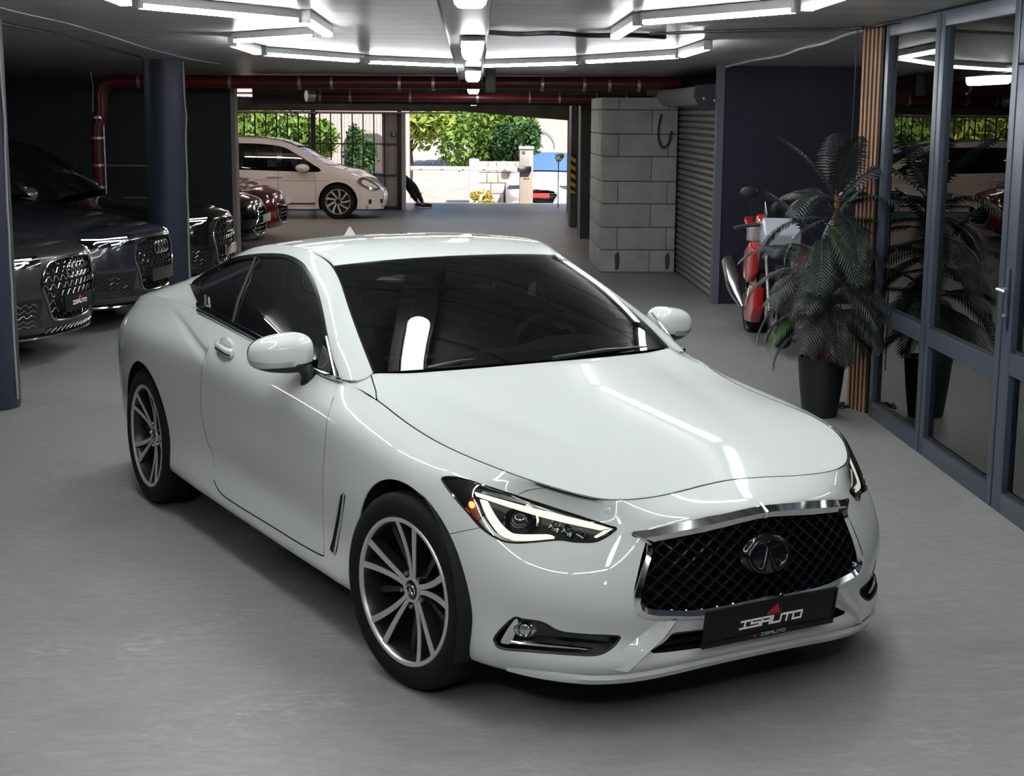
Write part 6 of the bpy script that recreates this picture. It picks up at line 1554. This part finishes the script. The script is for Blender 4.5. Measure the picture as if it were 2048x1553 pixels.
# marble cheek with the house number
ck_ = structure(MB().box((xe-.36,31.0,0),(xe-.02,31.25,1.93)).build('wall_exit_left', mat('veined_marble', (.42,.34,.32), rough=.5), None, None))
jb = structure(MB().box((xe+.02,31.0,0),(xe+.10,31.3,1.93)).build('trim_20', mat('white_jamb', (.62,.60,.57), rough=.7), None, None))
ns = empty('house_number', (wy(787,269,30.98)[0],30.985,wy(787,269,30.98)[2])); tag(ns, 'small blue house number plate reading 3', 'sign')
MB().box((-.055,-.006,-.055),(.055,.004,.055),.003).build('plate', mat('enamel_blue', (.02,.04,.25), rough=.3), ns); tm_ = text_mesh('3', .10, .002, True); tm_.materials.clear(); tm_.materials.append(mat('white_print', (.75,.75,.75))); o = link('numeral', tm_, ns); o.rotation_euler = (pi/2,0,0); o.location = (0,-.0075,0)
ts_ = empty('hanging_sign', (wy(612,226,30.5)[0],30.55,1.915)); tag(ts_, 'narrow white lettered sign under the exit beam', 'sign'); MB().box((-.22,-.01,-.03),(.22,.01,.02)).build('panel', mat('sign_dark', (.04,.04,.05), rough=.5), ts_, None)
for k in range(9): MB().box((-.18+k*.042,-.014,-.018),(-.155+k*.042,-.009,.008)).build('letter_block', mat('white_print', (.75,.75,.75)), ts_, None)
# hazard stripes on the pier by the exit
hz = empty('hazard_strip', (1.84,26.3,0)); tag(hz, 'yellow and black hazard stripes on the exit pillar', 'hazard strip')
MB().box((-.002,-.010,.55),(.09,-.002,1.25)).build('backing', M_bar, hz, None)
for k in range(5): z = .58+k*.14; MB().prism([(0,-.012,z),(.088,-.012,z-.05 if k else z),(.088,-.012,z+.02),(0,-.012,z+.07)], (0,.003,0)).build('stripe', mat('hazard_yellow', (.65,.50,.02), rough=.5), hz, None)
yb = foliage('flower_clump', 'small clump of yellow flowers by the striped pillar', (1.98,31.9,1.02), (.09,.08,.09), 260, mat('flower_yellow', (.75,.65,.05), rough=.7), .03, False, 15, 'flowers', 2)
MB().tube([(0,0,0),(0,0,1.0)], .01, 6).build('stake', M_bark, yb)
# ---- person sitting behind the jamb: only the outstretched leg shows
pe = empty('person', (-1.15,31.6,0)); tag(pe, 'person in black trousers and dark sneakers leaning by the exit jamb', 'person')
pl = wy(812,347,31.6); pf = wy(848,413,31.6)
def skin_body():
    me = bpy.data.meshes.new('body'); ox, oy = -1.15, 31.6
    V = [(-.30,.05,.80),(-.31,.05,1.05),(-.31,.05,1.28),(-.31,.05,1.42),(-.31,.03,1.56),(-.31,.02,1.68), (-.24,-.04,.76),(.17,-.08,.44),(.33,-.06,.115),(-.24,.14,.76),(.02,.12,.44),(.22,.12,.115),(-.31,.24,1.36),(-.32,.27,1.10),(-.26,.16,.90),(-.31,-.12,1.36),(-.32,-.15,1.10),(-.26,-.10,.90)]
    E_ = [(0,1),(1,2),(2,3),(3,4),(4,5),(0,6),(6,7),(7,8),(0,9),(9,10),(10,11),(3,12),(12,13),(13,14),(3,15),(15,16),(16,17)]
    me.from_pydata(V, E_, []); o = bpy.data.objects.new('body', me); COL.objects.link(o); o.parent = pe
    md = o.modifiers.new('skin', 'SKIN'); md.use_smooth_shade = True
    rad = [.12,.11,.12,.10,.055,.10,.095,.068,.046,.095,.068,.046,.06,.045,.035,.06,.045,.035]
    for q, r in zip(me.skin_vertices[0].data, rad): q.radius = (r, r)
    me.skin_vertices[0].data[0].use_root = True
    o.modifiers.new('sub', 'SUBSURF').levels = 2; o.modifiers['sub'].render_levels = 2; me.materials.append(mat('black_trousers', (.018,.017,.018), rough=.8)); return o
skin_body()
for (x, y) in ((.33,-.06),(.22,.12)):
    MB().tube([(x,y,.13),(x+.015,y,.07)], [.036,.038], 10).build('ankle', mat('skin_tone', (.48,.28,.20), rough=.6), pe)
    b = MB().ellipsoid((x+.075,y,.055), (.135,.045,.045), 16, 8); b.v = [(px_, py_, max(pz_, .022)) for px_, py_, pz_ in b.v]; b.build('sneaker', mat('sneaker_black', (.02,.02,.022), rough=.6), pe); MB().box((x-.06,y-.047,0),(x+.215,y+.047,.026),.010).build('shoe_sole', mat('sole_white', (.7,.68,.64), rough=.6), pe)
MB().box((-.70,-.10,0),(-.22,.30,.70),.02).build('seat_block', mat('concrete_seat', (.5,.46,.42), rough=.9), pe)
# ---- white car outside
sedan('white_saloon', 'white saloon facing in beyond the lowered barrier', (1.75,35.2), radians(-100), mat('outside_white', (.80,.80,.80), rough=.4, coat=1, spec=0), 6, dark_chrome, [(0,.62),(.32,.60),(.40,.50),(.30,.30),(0,.28)], 1.02, 1.45, None, -.42, mat('sky_glass', (.10,.20,.42), rough=.05, ior=1.8))
o = [x for x in bpy.data.objects if x.name.startswith('white_saloon')][0]; MB().box((.88,-.24,.44),(.89,.24,.55),.002).build('licence_plate', mat('plate_red', (.6,.06,.07), rough=.5), o)
